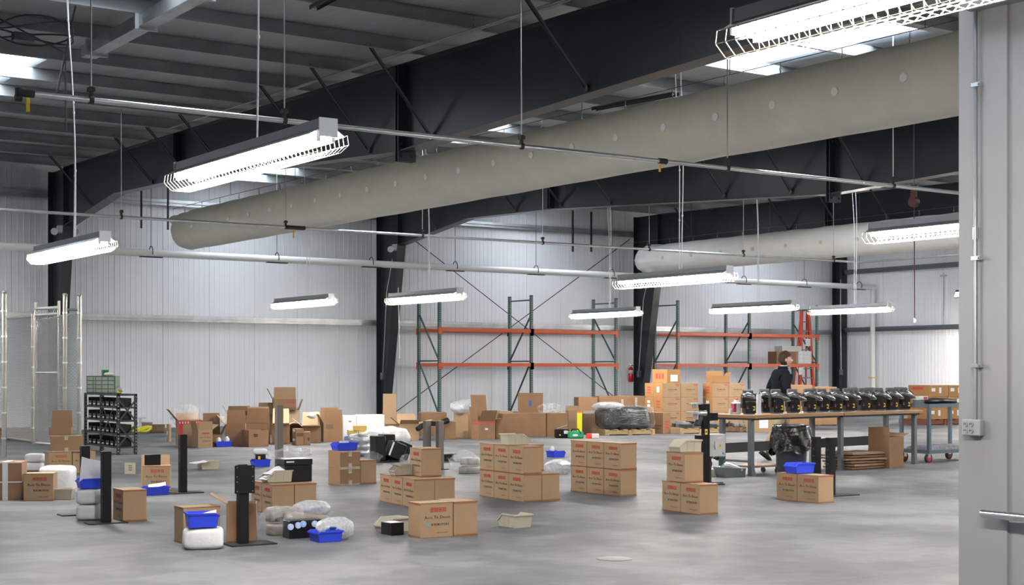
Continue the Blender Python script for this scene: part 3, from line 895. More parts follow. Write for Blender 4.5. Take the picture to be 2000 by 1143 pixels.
def small_caps(mb, words, x, z, big, small, mi, M):
    for wd in words:
        w = put_text(mb, wd[0], x, z, big, mi, M, big*.05); x += w + big*.10
        w = put_text(mb, wd[1:], x, z, small, mi, M, small*.03); x += w + big*.38
    return x
def face_matrix(side, b, a):
    """matrix that takes the x-z plane to an outer face of a box b (x) by a (y), local origin at the lower left corner seen from outside"""
    e = .0012
    if side == 0: return Matrix.Translation((-b/2, -a/2-e, 0))
    if side == 1: return Matrix.Translation((b/2+e, -a/2, 0)) @ Matrix.Rotation(R(90), 4, 'Z')
    if side == 2: return Matrix.Translation((b/2, a/2+e, 0)) @ Matrix.Rotation(R(180), 4, 'Z')
    return Matrix.Translation((-b/2-e, a/2, 0)) @ Matrix.Rotation(R(-90), 4, 'Z')
def crate_print(mb, side, b, a, h, ink0=1):
    """red stamp row, product line, maker line with blue square, small line (ink slots: red, black, blue)"""
    M = face_matrix(side, b, a); w = b if side in (0, 2) else a; s = w/.32
    x = .30*w; z = h*.80
    for k in range(4):
        c = x + k*.040*s; q = .034*s
        mb.box(c, c+q, -.0004, .0004, z-q*.55, z-q*.55+.004*s, ink0, M); mb.box(c, c+q, -.0004, .0004, z+q*.45, z+q*.45+.004*s, ink0, M)
        mb.box(c, c+.004*s, -.0004, .0004, z-q*.55, z+q*.5, ink0, M); mb.box(c+q-.004*s, c+q, -.0004, .0004, z-q*.55, z+q*.5, ink0, M)
        if k % 2 == 0:
            mb.box(c+q*.42, c+q*.62, -.0004, .0004, z-q*.45, z+q*.4, ink0, M); mb.box(c+q*.2, c+q*.8, -.0004, .0004, z-.004*s, z+.006*s, ink0, M)
        else:
            mb.box(c+q*.2, c+q*.4, -.0004, .0004, z-q*.4, z+q*.4, ink0, M); mb.box(c+q*.6, c+q*.8, -.0004, .0004, z-q*.4, z+q*.4, ink0, M)
    small_caps(mb, ['AUTO', 'TIP', 'DRESSER'], .125*w, h*.545, .038*s, .0225*s, ink0+1, M)
    mb.box(.205*w, .285*w, -.0004, .0004, h*.335, h*.335+.030*s, ink0+2, M)
    put_text(mb, 'KYOKUTOH', .33*w, h*.342, .030*s, ink0+1, M, .0018)
    put_text(mb, 'MADE IN JAPAN', .50*w, h*.125, .015*s, ink0+1, M)
CARTON_MATS = [CARD, REDINK, BLACKINK, BLUEINK, CARDL, LABELW]
CW, CD, CH = .325, .235, .306          # printed side, other side, height
_cm = {}
def carton_meshes(kind):
    """kind: which local side carries the print (3 = -x, 0 = -y); the printed side is CW long"""
    if kind in _cm: return _cm[kind]
    b, a = (CW, CD) if kind == 0 else (CD, CW)
    m = MB(); m.rbox(-b/2, b/2, -a/2, a/2, 0, CH, .004, 0)
    m.box(-b/2+.004, b/2-.004, -.0035, .0035, CH-.0002, CH+.0012, 4)
    for s in ((kind, (kind+2) % 4)): crate_print(m, s, b, a, CH)
    t = MB(); e = .0022
    # tape folded over the top and bottom edges
    def band(z0, z1, wide):
        for s in (0, 1, 2, 3):
            hgt = wide if s not in (kind, (kind+2) % 4) else wide*.3
            zz = (z0, z0+hgt) if z0 < .1 else (z1-hgt, z1)
            if s == 0: t.box(-b/2, b/2, -a/2-e, -a/2+.001, *zz)
            if s == 2: t.box(-b/2, b/2, a/2-.001, a/2+e, *zz)
            if s == 1: t.box(b/2-.001, b/2+e, -a/2, a/2, *zz)
            if s == 3: t.box(-b/2-e, -b/2+.001, -a/2, a/2, *zz)
    band(.001, .02, .016); t2 = t; t = MB(); band(CH-.02, CH+.0008, .018)
    _cm[kind] = (m.mesh('carton', CARTON_MATS), t.mesh('top_tape', TAPEB), (b, a), t2.mesh('bottom_tape', TAPEB))
    return _cm[kind]
def carton(p, rz, label, kind=3, group='printed cartons on the floor'):
    bm_, tm, _, tb_ = carton_meshes(kind)
    o = obj('carton', bm_, None, None, p, rz, label, 'box', group)
    obj('top_tape', tm, None, o); obj('bottom_tape', tb_, None, o)
    return o
def frame_from(N, L):
    """yaw such that local +y runs from the near corner N to the left corner L"""
    d = L - N
    return atan2(-d.x, d.y)
def local(N, rz, x, y, z=0):
    return Vector((N.x + x*cos(rz) - y*sin(rz), N.y + x*sin(rz) + y*cos(rz), N.z + z))
def carton_block(Npx, Lpx, cells, names):
    """cells: list of (i along the printed row, j depth, k level, di, dj) from the near corner"""
    N = at_z(*Npx); L = at_z(*Lpx); rz = frame_from(N, L)
    for c, lab in zip(cells, names):
        i, j, k = c[:3]
        carton(local(N, rz, CD*(j+.5)+.004*j, CW*(i+.5)+.004*i, k*(CH+.004)), rz + random.uniform(-.012,.012), lab)
    return N, rz

# six cartons two high, right of the middle
carton_block((1212.6,970), (1109,958), [(i,0,k) for k in (0,1) for i in (0,1,2)],
  ['printed carton, %s of the %s in the six-carton stack right of centre' % (w, l) for l in ('bottom row','top row') for w in ('nearest','middle one','farthest')])
# big block in the middle
Nb, rb = carton_block((1023,981), (935,968), [(i,0,k) for k in (0,1) for i in (0,1,2)] + [(0,1,0),(1,1,0),(1,1,1)],
  ['printed carton, %s of the %s in the middle block under a beige bin' % (w, l) for l in ('bottom row','top row') for w in ('nearest','middle one','farthest')]
  + ['plain-sided carton standing at the right end of the middle block', 'carton in the hidden second row of the middle block, bottom', 'plain-sided carton set back on top at the right of the middle block'])
# L-shaped block left of the middle
Nc, rc = carton_block((809.5,993), (737.7,977.5), [(i,0,0) for i in (0,1,2)] + [(0,1,0),(1,1,0)],
  ['printed carton at the near corner of the low block left of the middle', 'printed carton, middle of the row of three in the low block left of the middle', 'printed carton, farthest of the row of three in the low block left of the middle', 'plain-sided carton at the right end of the low block left of the middle', 'carton behind the right end of the low block left of the middle'])
carton(local(Nc, rc, .31, .42, CH+.004), rc, 'single printed carton standing on top of the low block beside a beige bin with papers')
# right-hand stack of three
Nd, rd = carton_block((1366.5,1006), (1295,995.8), [(0,0,0),(1,0,0)], ['printed carton, near one of the bottom two under the single stacked carton', 'printed carton, far one of the bottom two under the single stacked carton'])
carton(local(Nd, rd, .11, .40, CH+.004), rd-.02, 'single printed carton on top of two others with a beige bin on it')
# right-hand pair under a blue bin
Ne, re_ = carton_block((1598.6,984), (1525.8,976.4), [(0,0,0),(1,0,0)], ['printed carton, near one of the pair under the blue bin on the right', 'printed carton, far one of the pair under the blue bin on the right'])
# group behind the wrapped covers, left
Nf, rf = carton_block((532,1006), (487,994.5), [(0,0,0),(1,0,0),(0,1,0),(1,1,0)], ['printed carton at the near corner of the block behind the plastic-wrapped covers', 'printed carton, far one beside the black post stand behind the plastic-wrapped covers', 'plain-sided carton at the right end of the block behind the plastic-wrapped covers', 'carton under the black case behind the plastic-wrapped covers'])
# the closest pair: one shows its print to the right
Na = at_z(821, 1052.5); ra_ = frame_from(Na, at_z(797, 1046.7))
ra_ = -R(4)
carton(local(Na, ra_, CW/2, CD/2), ra_, 'closest printed carton, print facing the viewer, beside a small black box', 0)
carton(local(Na, ra_, CW+CD/2+.006, CW/2-.005), ra_+.01, 'closest plain-sided carton, joined to the right of the closest printed carton', 3)
# left side
p = at_z(46, 978.6); r0 = R(-28)
carton(local(p, r0, CW/2, CD/2), r0, 'printed carton facing the viewer beside the taped boxes at the left edge', 0)
p = at_z(236, 1020); r0 = frame_from(p, at_z(217, 1012))
carton(local(p, R(-3), CD/2+.02, CW/2), R(-3), 'carton with plain side showing, right of the black post stand on the left')
p = at_z(278, 960); r0 = R(-26)
carton(local(p, r0, CW/2, CD/2), r0, 'printed carton behind a blue bin, with black folded sheets on it', 0)
p = at_z(92, 926.5); r0 = R(-4)
q = p.copy()
carton(local(q, r0, CW/2+.02, CD/2, 0), r0, 'carton at the bottom of the stack before the mesh cage, left one', 0)
carton(local(q, r0, CW*1.5+.03, CD/2, 0), r0, 'carton at the bottom of the stack before the mesh cage, right one', 0)
stack_q = q
# the box on the left side, front group
p = at_z(358, 1063); r0 = R(-3)
carton(local(p, r0, CW/2, CD/2), r0, 'printed carton at the front left behind a blue bin and a white foam pack', 0)

# ---- plain boxes: given by the pixels of the near bottom corner, left and right ends and the top
def nbox(x0, xn, x1, yb, yt, dl=0.0, z=0.0):
    """returns near corner, yaw, size along local x (right face), along local y (left face), height"""
    N = at_z(xn, yb, z); D = depth_of(N); rz = R(dl)
    a = max(.02, (xn-x0)*D/(F_PX*sin(YAW+rz))); b = max(.02, (x1-xn)*D/(F_PX*cos(YAW+rz)))
    return N, rz, b, a, (yb-yt)*D/F_PX
def box_mesh(b, a, h, extra=None, mats=None):
    m = MB().rbox(-b/2, b/2, -a/2, a/2, 0, h, .004)
    if extra: extra(m, b, a, h)
    return m
def closed(px, label, M_=CARD, dl=0.0, z=0.0, name='carton', cat='box', group=None, depth=None, width=None, extra=None, mats=None, tape=None, height=None):
    N, rz, b, a, h = nbox(*px, dl=dl, z=z)
    if depth: a = depth
    if width: b = width
    if height: h = height
    o = obj(name, box_mesh(b, a, h, extra), mats or M_, None, local(N, rz, b/2, a/2), rz, label, cat, group)
    if tape:
        t = MB()
        t.box(-.018, .018, -a/2-.002, a/2+.002, h-.001, h+.0015); t.box(-.024, .024, -a/2-.0025, -a/2+.001, h-.07, h+.001); t.box(-.024, .024, -a/2-.0025, -a/2+.001, 0, .06)
        if tape == 'cross': t.box(-b/2-.001, b/2+.001, -a/2-.002, -a/2+.001, h-.016, h-.001); t.box(-b/2, b/2, -a/2-.002, -a/2+.001, .002, .014)
        if tape == 'white': t = MB().box(-.03, .03, -a/2-.0025, -a/2+.001, 0, h).box(-.03, .03, -a/2-.002, a/2+.002, h-.001, h+.0015).box(-b/2, b/2, -a/2-.002, -a/2+.001, h-.014, h-.001)
        obj('tape', t, LABELW if tape == 'white' else TAPEC, o)
    o['h'] = h
    return o, N, rz, b, a, h
def open_box(px, label, flaps, M_=CARDD, dl=0.0, z=0.0, group='opened cartons by the far wall', depth=None, extra=None, mats=None, liner=None, name='open_carton', flap_len=None, width=None, inside=None):
    """flaps: dict side -> angle above horizontal, pointing outwards (90 upright, negative hanging)"""
    N, rz, b, a, h = nbox(*px, dl=dl, z=z)
    if depth: a = depth
    if width: b = width
    th = .006; m = MB()
    m.box(-b/2, b/2, -a/2, a/2, 0, th)
    m.box(-b/2, b/2, -a/2, -a/2+th, 0, h); m.box(-b/2, b/2, a/2-th, a/2, 0, h)
    m.box(-b/2, -b/2+th, -a/2+th, a/2-th, 0, h); m.box(b/2-th, b/2, -a/2+th, a/2-th, 0, h)
    if extra: extra(m, b, a, h)
    o = obj(name, m, mats or M_, None, local(N, rz, b/2, a/2), rz, label, 'box', group)
    for s, ang in flaps.items():
        L = flap_len or min(a, b)*.5
        if isinstance(ang, tuple): ang, L = ang
        f = MB(); A = R(ang); c, sn = cos(A)*L, sin(A)*L; i = .006
        nt = Vector((0, -sin(A), cos(A)))*.004
        w = b/2 if s in (0, 2) else a/2
        quad = [(-w+i, 0, 0), (w-i, 0, 0), (w-i-.01, -c, sn), (-w+i+.01, -c, sn)]
        top = [(x, y - sin(A)*.004, z_ - cos(A)*.004) for x, y, z_ in quad]
        f.add(quad + top, [(0,1,2,3),(7,6,5,4),(0,4,5,1),(1,5,6,2),(2,6,7,3),(3,7,4,0)])
        e = a/2 if s in (0, 2) else b/2
        rot = {0: 0, 1: 90, 2: 180, 3: -90}[s]
        fo = obj('flap', f, inside or M_, o)
        fo.rotation_euler = (0, 0, R(rot))
        dx, dy = {0: (0, -1), 1: (1, 0), 2: (0, 1), 3: (-1, 0)}[s]
        fo.location = (dx*e, dy*e, h)
    return o, N, rz, b, a, h

# ------------------------------------------------------------------ plastic bins
def bin_mesh(L, W, H, low=.45, slope=.30, taper=.90, ribs=True):
    m = MB(); t = .004
    side = [(-L/2+.012,0),(L/2-.018,0),(L/2,H*low),(L/2-L*slope,H),(-L/2,H)]
    for s in (-1, 1):
        m.prism(side, 'y', s*W/2 - (t if s > 0 else 0), s*W/2 + (0 if s > 0 else t))
    m.prism([(-L/2+.012,0),(-L/2+.012+t,0),(-L/2+t,H),(-L/2,H)], 'y', -W/2, W/2)
    m.prism([(L/2-.018-t,0),(L/2-.018,0),(L/2,H*low),(L/2-t,H*low)], 'y', -W/2, W/2)
    m.box(-L/2+.012, L/2-.018, -W/2, W/2, 0, t)
    r = MB(); e = .008
    for s in (-1, 1):
        y0, y1 = sorted((s*W/2, s*(W/2+e)))
        r.box(-L/2-e, L/2-L*slope, y0, y1, H-.014, H)
        r.prism([(L/2-L*slope,H),(L/2+.004,H*low),(L/2+.004,H*low-.012),(L/2-L*slope,H-.014)], 'y', y0, y1)
        if ribs:
            for k in (.36, .50, .64): r.box(-L*.18, L*.14, *sorted((s*W/2, s*(W/2+.003))), H*k, H*k+.005)
            for x in (-L*.18, L*.14): r.box(x, x+.004, *sorted((s*W/2, s*(W/2+.003))), .01, H*.8)
    r.box(-L/2-e, -L/2, -W/2-e, W/2+e, H-.014, H)
    r.box(L/2-.004, L/2+.006, -W/2-e*.5, W/2+e*.5, H*low-.012, H*low)
    for q in (m, r):
        q.v = [(x, y*(taper+(1-taper)*min(1, z/H)), z) for x, y, z in q.v]
    return m, r
_bins = {}
def plastic_bin(p, rz, label, color='beige', L=.28, W=.21, H=.125, low=.45, slope=.30, group=None):
    key = (color, L, W, H, low, slope)
    if key not in _bins:
        a, b = bin_mesh(L, W, H, low, slope, ribs=(color == 'beige'))
        mm = BEIGE if color == 'beige' else BLUE
        _bins[key] = (a.mesh('tray', mm), b.mesh('rim', mm))
    o = obj('storage_bin', _bins[key][0], None, None, p, rz, label, 'bin', group or ('beige plastic bins' if color == 'beige' else 'blue plastic bins'))
    obj('rim', _bins[key][1], None, o)
    return o
def sheet(p, rz, w, d, label, M_=PAPER, tilt=(0,0), n=6, wave=.01, name='paper_sheet', cat='paper', group=None, seed=1.0):
    m = MB(); vs = []
    for j in range(n+1):
        for i in range(n+1):
            x, y = (i/n-.5)*w, (j/n-.5)*d
            z = x*tan(tilt[0]) + y*tan(tilt[1]) + wave*(1+mnoise.noise(Vector((x*9, y*9, seed))))
            vs.append((x, y, z))
    fs = [(j*(n+1)+i, j*(n+1)+i+1, (j+1)*(n+1)+i+1, (j+1)*(n+1)+i) for j in range(n) for i in range(n)]
    m.add(vs, fs, 0, True); k = len(vs)
    m.add([(x, y, z-.0015) for x, y, z in vs], [tuple(reversed(f)) for f in fs], 0, True)
    return obj(name, m, M_, None, p, rz, label, cat, group)

# beige bins
p = at_z(1002, 1033); plastic_bin(local(p, R(-2), .115, .15), R(90), 'empty beige plastic bin standing alone on the open floor')
p = local(Nb, rb, .14, .42, 2*(CH+.004)); plastic_bin(p, rb-.05, 'beige plastic bin on top of the middle carton block')
p = local(Nc, rc, .13, .62, CH+.004); plastic_bin(p, rc+pi-.05, 'beige plastic bin with papers on the low carton block left of the middle')
binp = p
p = local(Nf, rf, .15, .30, CH+.004); plastic_bin(p, rf+pi, 'beige plastic bin holding papers beside the black case')
binf = p
p = local(Nd, rd, .12, .41, 2*(CH+.004)); plastic_bin(p, rd+pi-.04, 'beige plastic bin on the single stacked carton right of the middle')
p = at_z(123, 976.5); plastic_bin(p + Vector((0,.1,0)), R(-30)+pi, 'beige plastic bin in front of the large white foam pack at the left', L=.30, W=.20)
p = at_z(412, 917); plastic_bin(p + Vector((0,.1,0)), pi+R(-4), 'beige plastic bin with a white sheet on it, alone behind the black post stand')
sheet(local(p, 0, -.16, .06, .10), 0, .22, .26, 'white sheet lying over the edge of the lone beige bin', tilt=(R(8),0), seed=2)
p = at_z(772, 1041); plastic_bin(p + Vector((.06,.16,0)), pi, 'beige plastic bin behind the small black box and the closest carton', L=.26)
# papers in bins
sheet(binp + Vector((-.05,-.02,.075)), .3, .16, .14, 'printed leaflet lying in the beige bin on the low carton block', tilt=(R(-20),R(8)), seed=3)
o = obj('plastic_bag', MB().blob(0,0,.03,.06,.05,.10,2,.5,14,3,24,16,ridged=True), FILM, None, binp + Vector((.03,.0,.09)), 0, 'crumpled clear bag sticking up from the beige bin on the low block', 'plastic bag')
sheet(binf + Vector((-.02,-.02,.10)), .1, .20, .17, 'white papers piled in the beige bin beside the black case', tilt=(R(18),R(3)), wave=.02, seed=4)
sheet(binf + Vector((-.13,-.03,.045)), .1, .09, .15, 'white paper at the low front of the beige bin beside the black case', tilt=(R(25),0), seed=5)

# ---- foam packs
def foam(p, rz, w, d, h, label, seed, power=6, amp=.035, group='white foam packs'):
    m = MB().blob(0, 0, h/2, w/2, d/2, h/2, power, amp, 7, seed, 40, 26, flat=.001)
    return obj('foam_pack', m, FOAM, None, p, rz, label, 'foam pack', group)
p = at_z(118, 969); foam(p + Vector((.02,.16,0)), R(-32), .40, .30, .345, 'large rounded white foam pack behind a beige bin at the left', 1)
p = at_z(179, 1017); fs0 = p + Vector((.02,.10,0))
foam(fs0, R(-30), .245, .24, .155, 'lower of two white foam packs under a blue bin on the left', 2, 5, .05)
foam(fs0 + Vector((0,0,.157)), R(-26), .25, .24, .15, 'upper of two white foam packs under a blue bin on the left', 3, 5, .05)
p = at_z(409, 1074.5); ff0 = p + Vector((.0,.12,0))
foam(ff0, R(-22), .33, .24, .18, 'white foam pack under a blue bin in the front group, folded like a parcel', 4, 5, .06)
p = at_z(66, 921); foam(p + Vector((.03,.1,0)), R(-30), .26, .22, .125, 'lower of two white foam packs beside the carton stack at the mesh cage', 5, 5, .06)
foam(p + Vector((.05,.1,.127)), R(-30), .27, .22, .13, 'upper of two white foam packs beside the carton stack at the mesh cage', 6, 5, .06)

# ---- blue bins
def bb(p, rz, lab, **k): return plastic_bin(p, rz, lab, 'blue', k.get('L',.24), k.get('W',.20), k.get('H',.10), k.get('low',.72), k.get('slope',.12))
b1 = bb(fs0 + Vector((0,0,.31)), R(-6)+pi, 'blue plastic bin with sheets of paper standing on two white foam packs')
m = MB()
m.add([(-.10,0,0),(.10,0,0),(.105,.03,.10),(.105,.04,.21),(-.02,.045,.235),(-.085,.045,.255)], [(0,1,2,3,4,5)]).add([(-.10,.003,0),(.10,.003,0),(.105,.033,.10),(.105,.043,.21),(-.02,.048,.235),(-.085,.048,.255)], [(5,4,3,2,1,0)])
m.add([(-.06,-.03,0),(.12,-.02,0),(.13,.0,.06),(-.02,-.01,.075)], [(0,1,2,3)]).add([(-.06,-.028,0),(.12,-.018,0),(.13,.002,.06),(-.02,-.008,.075)], [(3,2,1,0)])
obj('paper_sheet', m, PAPER, None, fs0 + Vector((.0,.02,.36)), R(-30), 'white sheets standing up in the blue bin on the left foam packs', 'paper')
p = at_z(300, 968); b2 = bb(p + Vector((.05,.09,0)), R(-8)+pi, 'blue plastic bin with folded paper on the floor before a printed carton', L=.30)
sheet(p + Vector((.08,.10,.10)), R(-20), .20, .16, 'folded white paper lying in the blue bin before a printed carton', tilt=(R(10),R(12)), wave=.012, seed=6)
b3 = bb(ff0 + Vector((-.02,-.01,.182)), R(-14), 'blue plastic bin on a white foam pack in the front left group', L=.25, W=.21, H=.12, low=.85)
sheet(ff0 + Vector((.06,.03,.255)), R(-20), .12, .09, 'small white paper in the blue bin on the foam pack', tilt=(R(15),R(35)), seed=7)
p = at_z(624.5, 1061); b4 = bb(local(p, R(-3), .10, .105), R(-3)+pi, 'blue plastic bin on the floor in front of the bubble wrap', L=.23, W=.21, H=.095, low=.85)
m = MB(); m.box(-.06,.06,-.002,.002,0,.055); m.box(-.05,-.045,-.003,-.002,.015,.04,1); m.box(.02,.05,-.003,-.002,.012,.018,1)
obj('label_card', m, [LABELW, BLACKINK], None, local(p, R(-3), .125, .20, .055), R(-10), 'white label card standing in the blue bin before the bubble wrap', 'label card')
p = at_z(515, 912); b5 = bb(p + Vector((.0,.12,0)), R(-8)+pi, 'blue plastic bin holding a black part with a white cap, behind the black case', L=.26, W=.22, H=.11)
q = p + Vector((.0,.12,.01))
t = thing('machine_part', q, R(-20), 'black machine part with yellow tag and white plastic cap in a blue bin', 'machine part')
obj('body', MB().rbox(-.075,.075,-.07,.07,0,.185,.01), BLACKP, t); obj('tag', MB().box(-.04,-.005,-.073,-.07,.10,.15), YEL, t)
obj('cap', MB().blob(0,0,.215,.105,.09,.045,4,.08,10,2,24,14), FOAM, t)
p8 = at_z(664, 948.6)
p = at_z(440, 873.5); b7 = bb(p + Vector((.0,.12,0)), R(-12)+pi, 'blue plastic bin with white parts on the floor by the opened cartons', L=.30, W=.24, H=.11)
for k, (dx, lab) in enumerate(((-.07,'left'),(.08,'right'))):
    obj('plastic_part', MB().blob(0,0,.05,.05,.05,.07,2,.35,10,k+3,16,10,ridged=True), PAPER, None, p + Vector((dx*.8,.12-dx*.5,.07)), 0, 'white crumpled part in the blue bin by the opened cartons, %s one' % lab, 'plastic part')
p = at_z(1086, 894); b8 = bb(p + FW*.12, R(4), 'blue plastic bin on the floor behind the middle carton block', L=.26, W=.20, H=.11)
obj('plastic_part', MB().blob(0,0,.05,.045,.03,.045,2,.3,12,9,16,10), PAPER, None, p + Vector((-.02,.08,.09)), 0, 'small white part in the blue bin behind the middle carton block', 'plastic part')
p = local(Ne, re_, .11, .40, CH+.004); b9 = bb(p, re_ + pi - .1, 'blue plastic bin on the pair of printed cartons at the right', L=.27, W=.21, H=.115, low=.7)

# ---- taped plain boxes
o, N, rz, b, a, h8 = closed((636,664,701,948.6,915), 'plain brown taped box, lower of two under a blue bin', CARDD, tape='cross')
closed((636,664,701,915,881.6), 'plain brown taped box, upper of two under a blue bin', CARDD, z=h8, tape='cross')
b6 = bb(local(N, rz, b*.45, a*.42, 2*h8+.003), R(-6)+pi, 'blue plastic bin on the two plain taped boxes', L=.28, W=.24, H=.10)
obj('label_card', MB().box(-.06,.06,-.002,.002,0,.05), LABELW, None, local(N, rz, b*.55, a*.6, 2*h8+.07), R(-20), 'white label card in the blue bin on the plain taped boxes', 'label card')
p = local(N, rz, b+.01, .05)
carton(local(p, 0, CD/2+.02, CW/2), 0, 'printed carton with plain side showing, right of the two plain taped boxes')
o, N, rz, b, a, h1 = closed((-24,-23,40,978,941), 'brown box with white tape at the left edge, lower of two', CARDD, -27, depth=.30, tape='white')
closed((-24,-23,40,941,903), 'brown box with white tape at the left edge, upper of two', CARDD, -27, z=h1, depth=.30, tape='white')
# stack at the mesh cage: a taped box on the two cartons, an opened one above
o, N, rz, b, a, h2 = closed((88,104,163,886.5,853), 'brown taped box on the carton stack before the mesh cage', CARDD, -20, z=CH, tape='cross', depth=.23)
o.location = local(stack_q, R(-4), .30, CD/2, CH+.002)
o2 = open_box((92,95,137,853,838), 'small opened carton on top of the stack before the mesh cage', {2: (84,.24)}, CARDD, -26, z=CH+h2, group='opened cartons in the left stacks', depth=.2)[0]
o2.location = local(stack_q, R(-4), .22, CD/2, CH+h2+.004)
closed((96,97,137,852,838.5), 'narrow flat carton lying on the stack before the mesh cage', CARD, -28, z=CH+h2, depth=.04) if False else None
# folded black sheets and cardboard on the printed carton behind the blue bin
p = at_z(278, 960)
q = local(p, R(-26), .10, .10, CH)
t = thing('folded_sheet', q, R(-18), 'black sheets folded upright on the printed carton behind the blue bin', 'black sheet')
obj('sheet', MB().box(-.085,.0,-.003,.003,.002,.128,0,Matrix.Rotation(R(-14),4,'Z')), BLACK, t)
obj('sheet', MB().box(0,.11,-.003,.003,.002,.132,0,Matrix.Rotation(R(10),4,'Z')), BLACK, t)
q = local(p, R(-26), .13, .26, 0)
obj('cardboard_sheet', MB().box(-.17,.17,-.004,.004,0,.43,0,Matrix.Rotation(R(-8),4,'X')), CARD, None, q, R(-26), 'flat cardboard sheet standing behind the carton with black folded sheets', 'cardboard sheet')
q = at_z(254, 926)
m = MB().box(-.075,.075,-.008,.008,0,.16,0)
for k in range(3): m.box(-.02,.03,-.011,-.008,.05+.03*k,.062+.03*k,1)
obj('bin_panel', m, [BEIGE, GREYPOST], None, q, R(-30), 'small beige plastic panel standing on the floor left of the cardboard sheet', 'plastic panel')

# ---- front group: opened carton behind the plate stand
open_box((441,442,499,1059,984), 'opened brown carton behind the black stand with a plate', {3: (30,.16), 2: (-50,.1)}, CARDD, -26, group='opened cartons in the left stacks', depth=.25)
# small black box and the black case
closed((741,764,788,1047,1022), 'small black box on the floor left of the closest carton', BLACKP, 0, name='black_box')
p = local(Nf, rf, .36, .34, CH+.004)
t = thing('black_case', p, rf, 'black case lying on the carton block behind the plastic-wrapped covers', 'case')
obj('body', MB().rbox(-.15,.15,-.13,.13,0,.17,.006), BLACKP, t); obj('lid', MB().rbox(-.155,.155,-.135,.135,.172,.235,.006), BLACKP, t)
obj('label', MB().box(-.135,-.05,-.137,-.135,.20,.215), LABELW, t)
obj('plastic_film', MB().blob(0,0,.0,.22,.16,.06,2,.5,9,5,40,20,ridged=True), FILM, None, p + Vector((.0,.05,.285)), rf, 'crumpled clear film lying over the black case', 'plastic film')

# ---- post stands
def stand(px, py, h, label, base=(.42,.24), w=.085, rz=R(-2), offx=-.05, plate=None, M_=BLACK, group='black post stands', hole=True):
    p = at_z(px, py)
    t = thing('post_stand', p, rz, label, 'post stand', group)
    if base: obj('base_plate', MB().rbox(-base[0]/2-offx, base[0]/2-offx, -base[1]/2, base[1]/2, 0, .012, .002), BASEP, t)
    m = MB().rbox(-w/2, w/2, -w/2, w/2, .012, h, .004)
    obj('post', m, M_, t)
    if hole:
        hm = MB()
        for k in range(3):
            hm.cbox(-w/2-.0008, 0, h*.55+k*h*.12, .001, .03, .012)
        obj('slots', hm, DARKM, t)
    if plate:
        pw, ph = plate
        k = MB().rbox(-pw/2, pw/2, -w/2-.014, -w/2, h-ph, h, .002)
        for sx in (-.4, .38):
            for sz in (.08, .42, .6, .93): k.tube([(sx*pw, -w/2-.018, h-ph+sz*ph), (sx*pw, -w/2-.013, h-ph+sz*ph)], .005, 6, 1)
        k.box(-pw*.33, pw*.12, -w/2-.014, -w/2, h, h+.008)
        obj('head_plate', k, [BLACK, CHROME], t)
    return t
stand(474, 1064, .67, 'black post stand with a square head plate in the front left group', (.40,.26), .084, R(-4), -.06, (.175,.235))
stand(357, 963.5, .70, 'lone black post stand on the open floor left of the middle', (.37,.22), .085, R(-3), -.04)
stand(207, 1022, .69, 'black post stand right of two white foam packs', (.37,.22), .085, R(-4), 0)
stand(166, 1005, .70, 'black post stand behind two white foam packs', (.37,.22), .085, R(-4), .07)
p = at_depth(1593, 900, 17.0); 
def stand_at(px, D, h, label, **k):
    y = HORIZON + EYE*F_PX/D
    return stand(px, y, h, label, **k)
stand_at(1594, 17.25, .68, 'black post stand behind the cartons with the blue bin, left one', base=(.22,.22), offx=0)
stand_at(1622, 17.0, .68, 'black post stand behind the cartons with the blue bin, right one', base=(.44,.26), offx=-.13)
stand_at(545, 19.6, 1.0, 'tall grey-brown post standing behind the black case', base=(.3,.3), offx=0, M_=GREYPOST, group='grey-brown posts', w=.09, hole=False)
stand_at(834, 21.5, .72, 'short grey-brown post behind the single carton, left one', base=(.2,.2), offx=0, M_=GREYPOST, group='grey-brown posts', w=.09, hole=False)
stand_at(859, 21.5, .72, 'short grey-brown post behind the single carton, right one', base=(.2,.2), offx=0, M_=GREYPOST, group='grey-brown posts', w=.09, hole=False)
p = at_z(872, 903)
t = thing('steel_bracket', p, R(-4), 'small grey-brown ribbed steel bracket on the floor behind the single carton', 'bracket')
obj('foot', MB().box(-.12,.22,-.1,.1,0,.012), GREYPOST, t)
obj('frame', MB().box(-.12,.16,.06,.075,.012,.13).box(-.12,.18,-.02,.075,.12,.135), GREYPOST, t)
for k in range(3): obj('rib', MB().prism([(-.09,.012),(.06,.012),(.06,.12)], 'x', -.08+.09*k, -.07+.09*k), GREYPOST, t)

# ---- plastic-wrapped covers with blue discs
p = at_z(575, 1050)
t = thing('machine_cover', at_z(548, 1044), R(-5), 'taupe moulded cover, lower one under clear film in the wrapped pile', 'cover', 'taupe covers')
def cover(w, d, h, sd):
    m = MB(); vs = []; n = 36
    for z, s in ((0,1.0),(h*.15,1.02),(h*.8,1.0),(h*.97,.93),(h,.86)):
        for k in range(n):
            a = 2*pi*k/n
            c = (abs(cos(a))**.55)*(1 if cos(a) >= 0 else -1); q = (abs(sin(a))**.55)*(1 if sin(a) >= 0 else -1)
            vs.append((c*w/2*s, q*d/2*s, z))
    fs = [(j*n+k, j*n+(k+1)%n, (j+1)*n+(k+1)%n, (j+1)*n+k) for j in range(4) for k in range(n)]
    fs += [tuple(4*n+k for k in range(n)), tuple(reversed(range(n)))]
    return m.add(vs, fs, 0, True)
obj('shell', cover(.24,.20,.095,0), TAUPE, t)
t = thing('machine_cover', at_z(548, 1042) + Vector((.02,.03,.11)), R(-5), 'taupe moulded cover with dark opening, upper one under clear film in the wrapped pile', 'cover', 'taupe covers')
obj('shell', cover(.26,.22,.12,1), TAUPE, t)
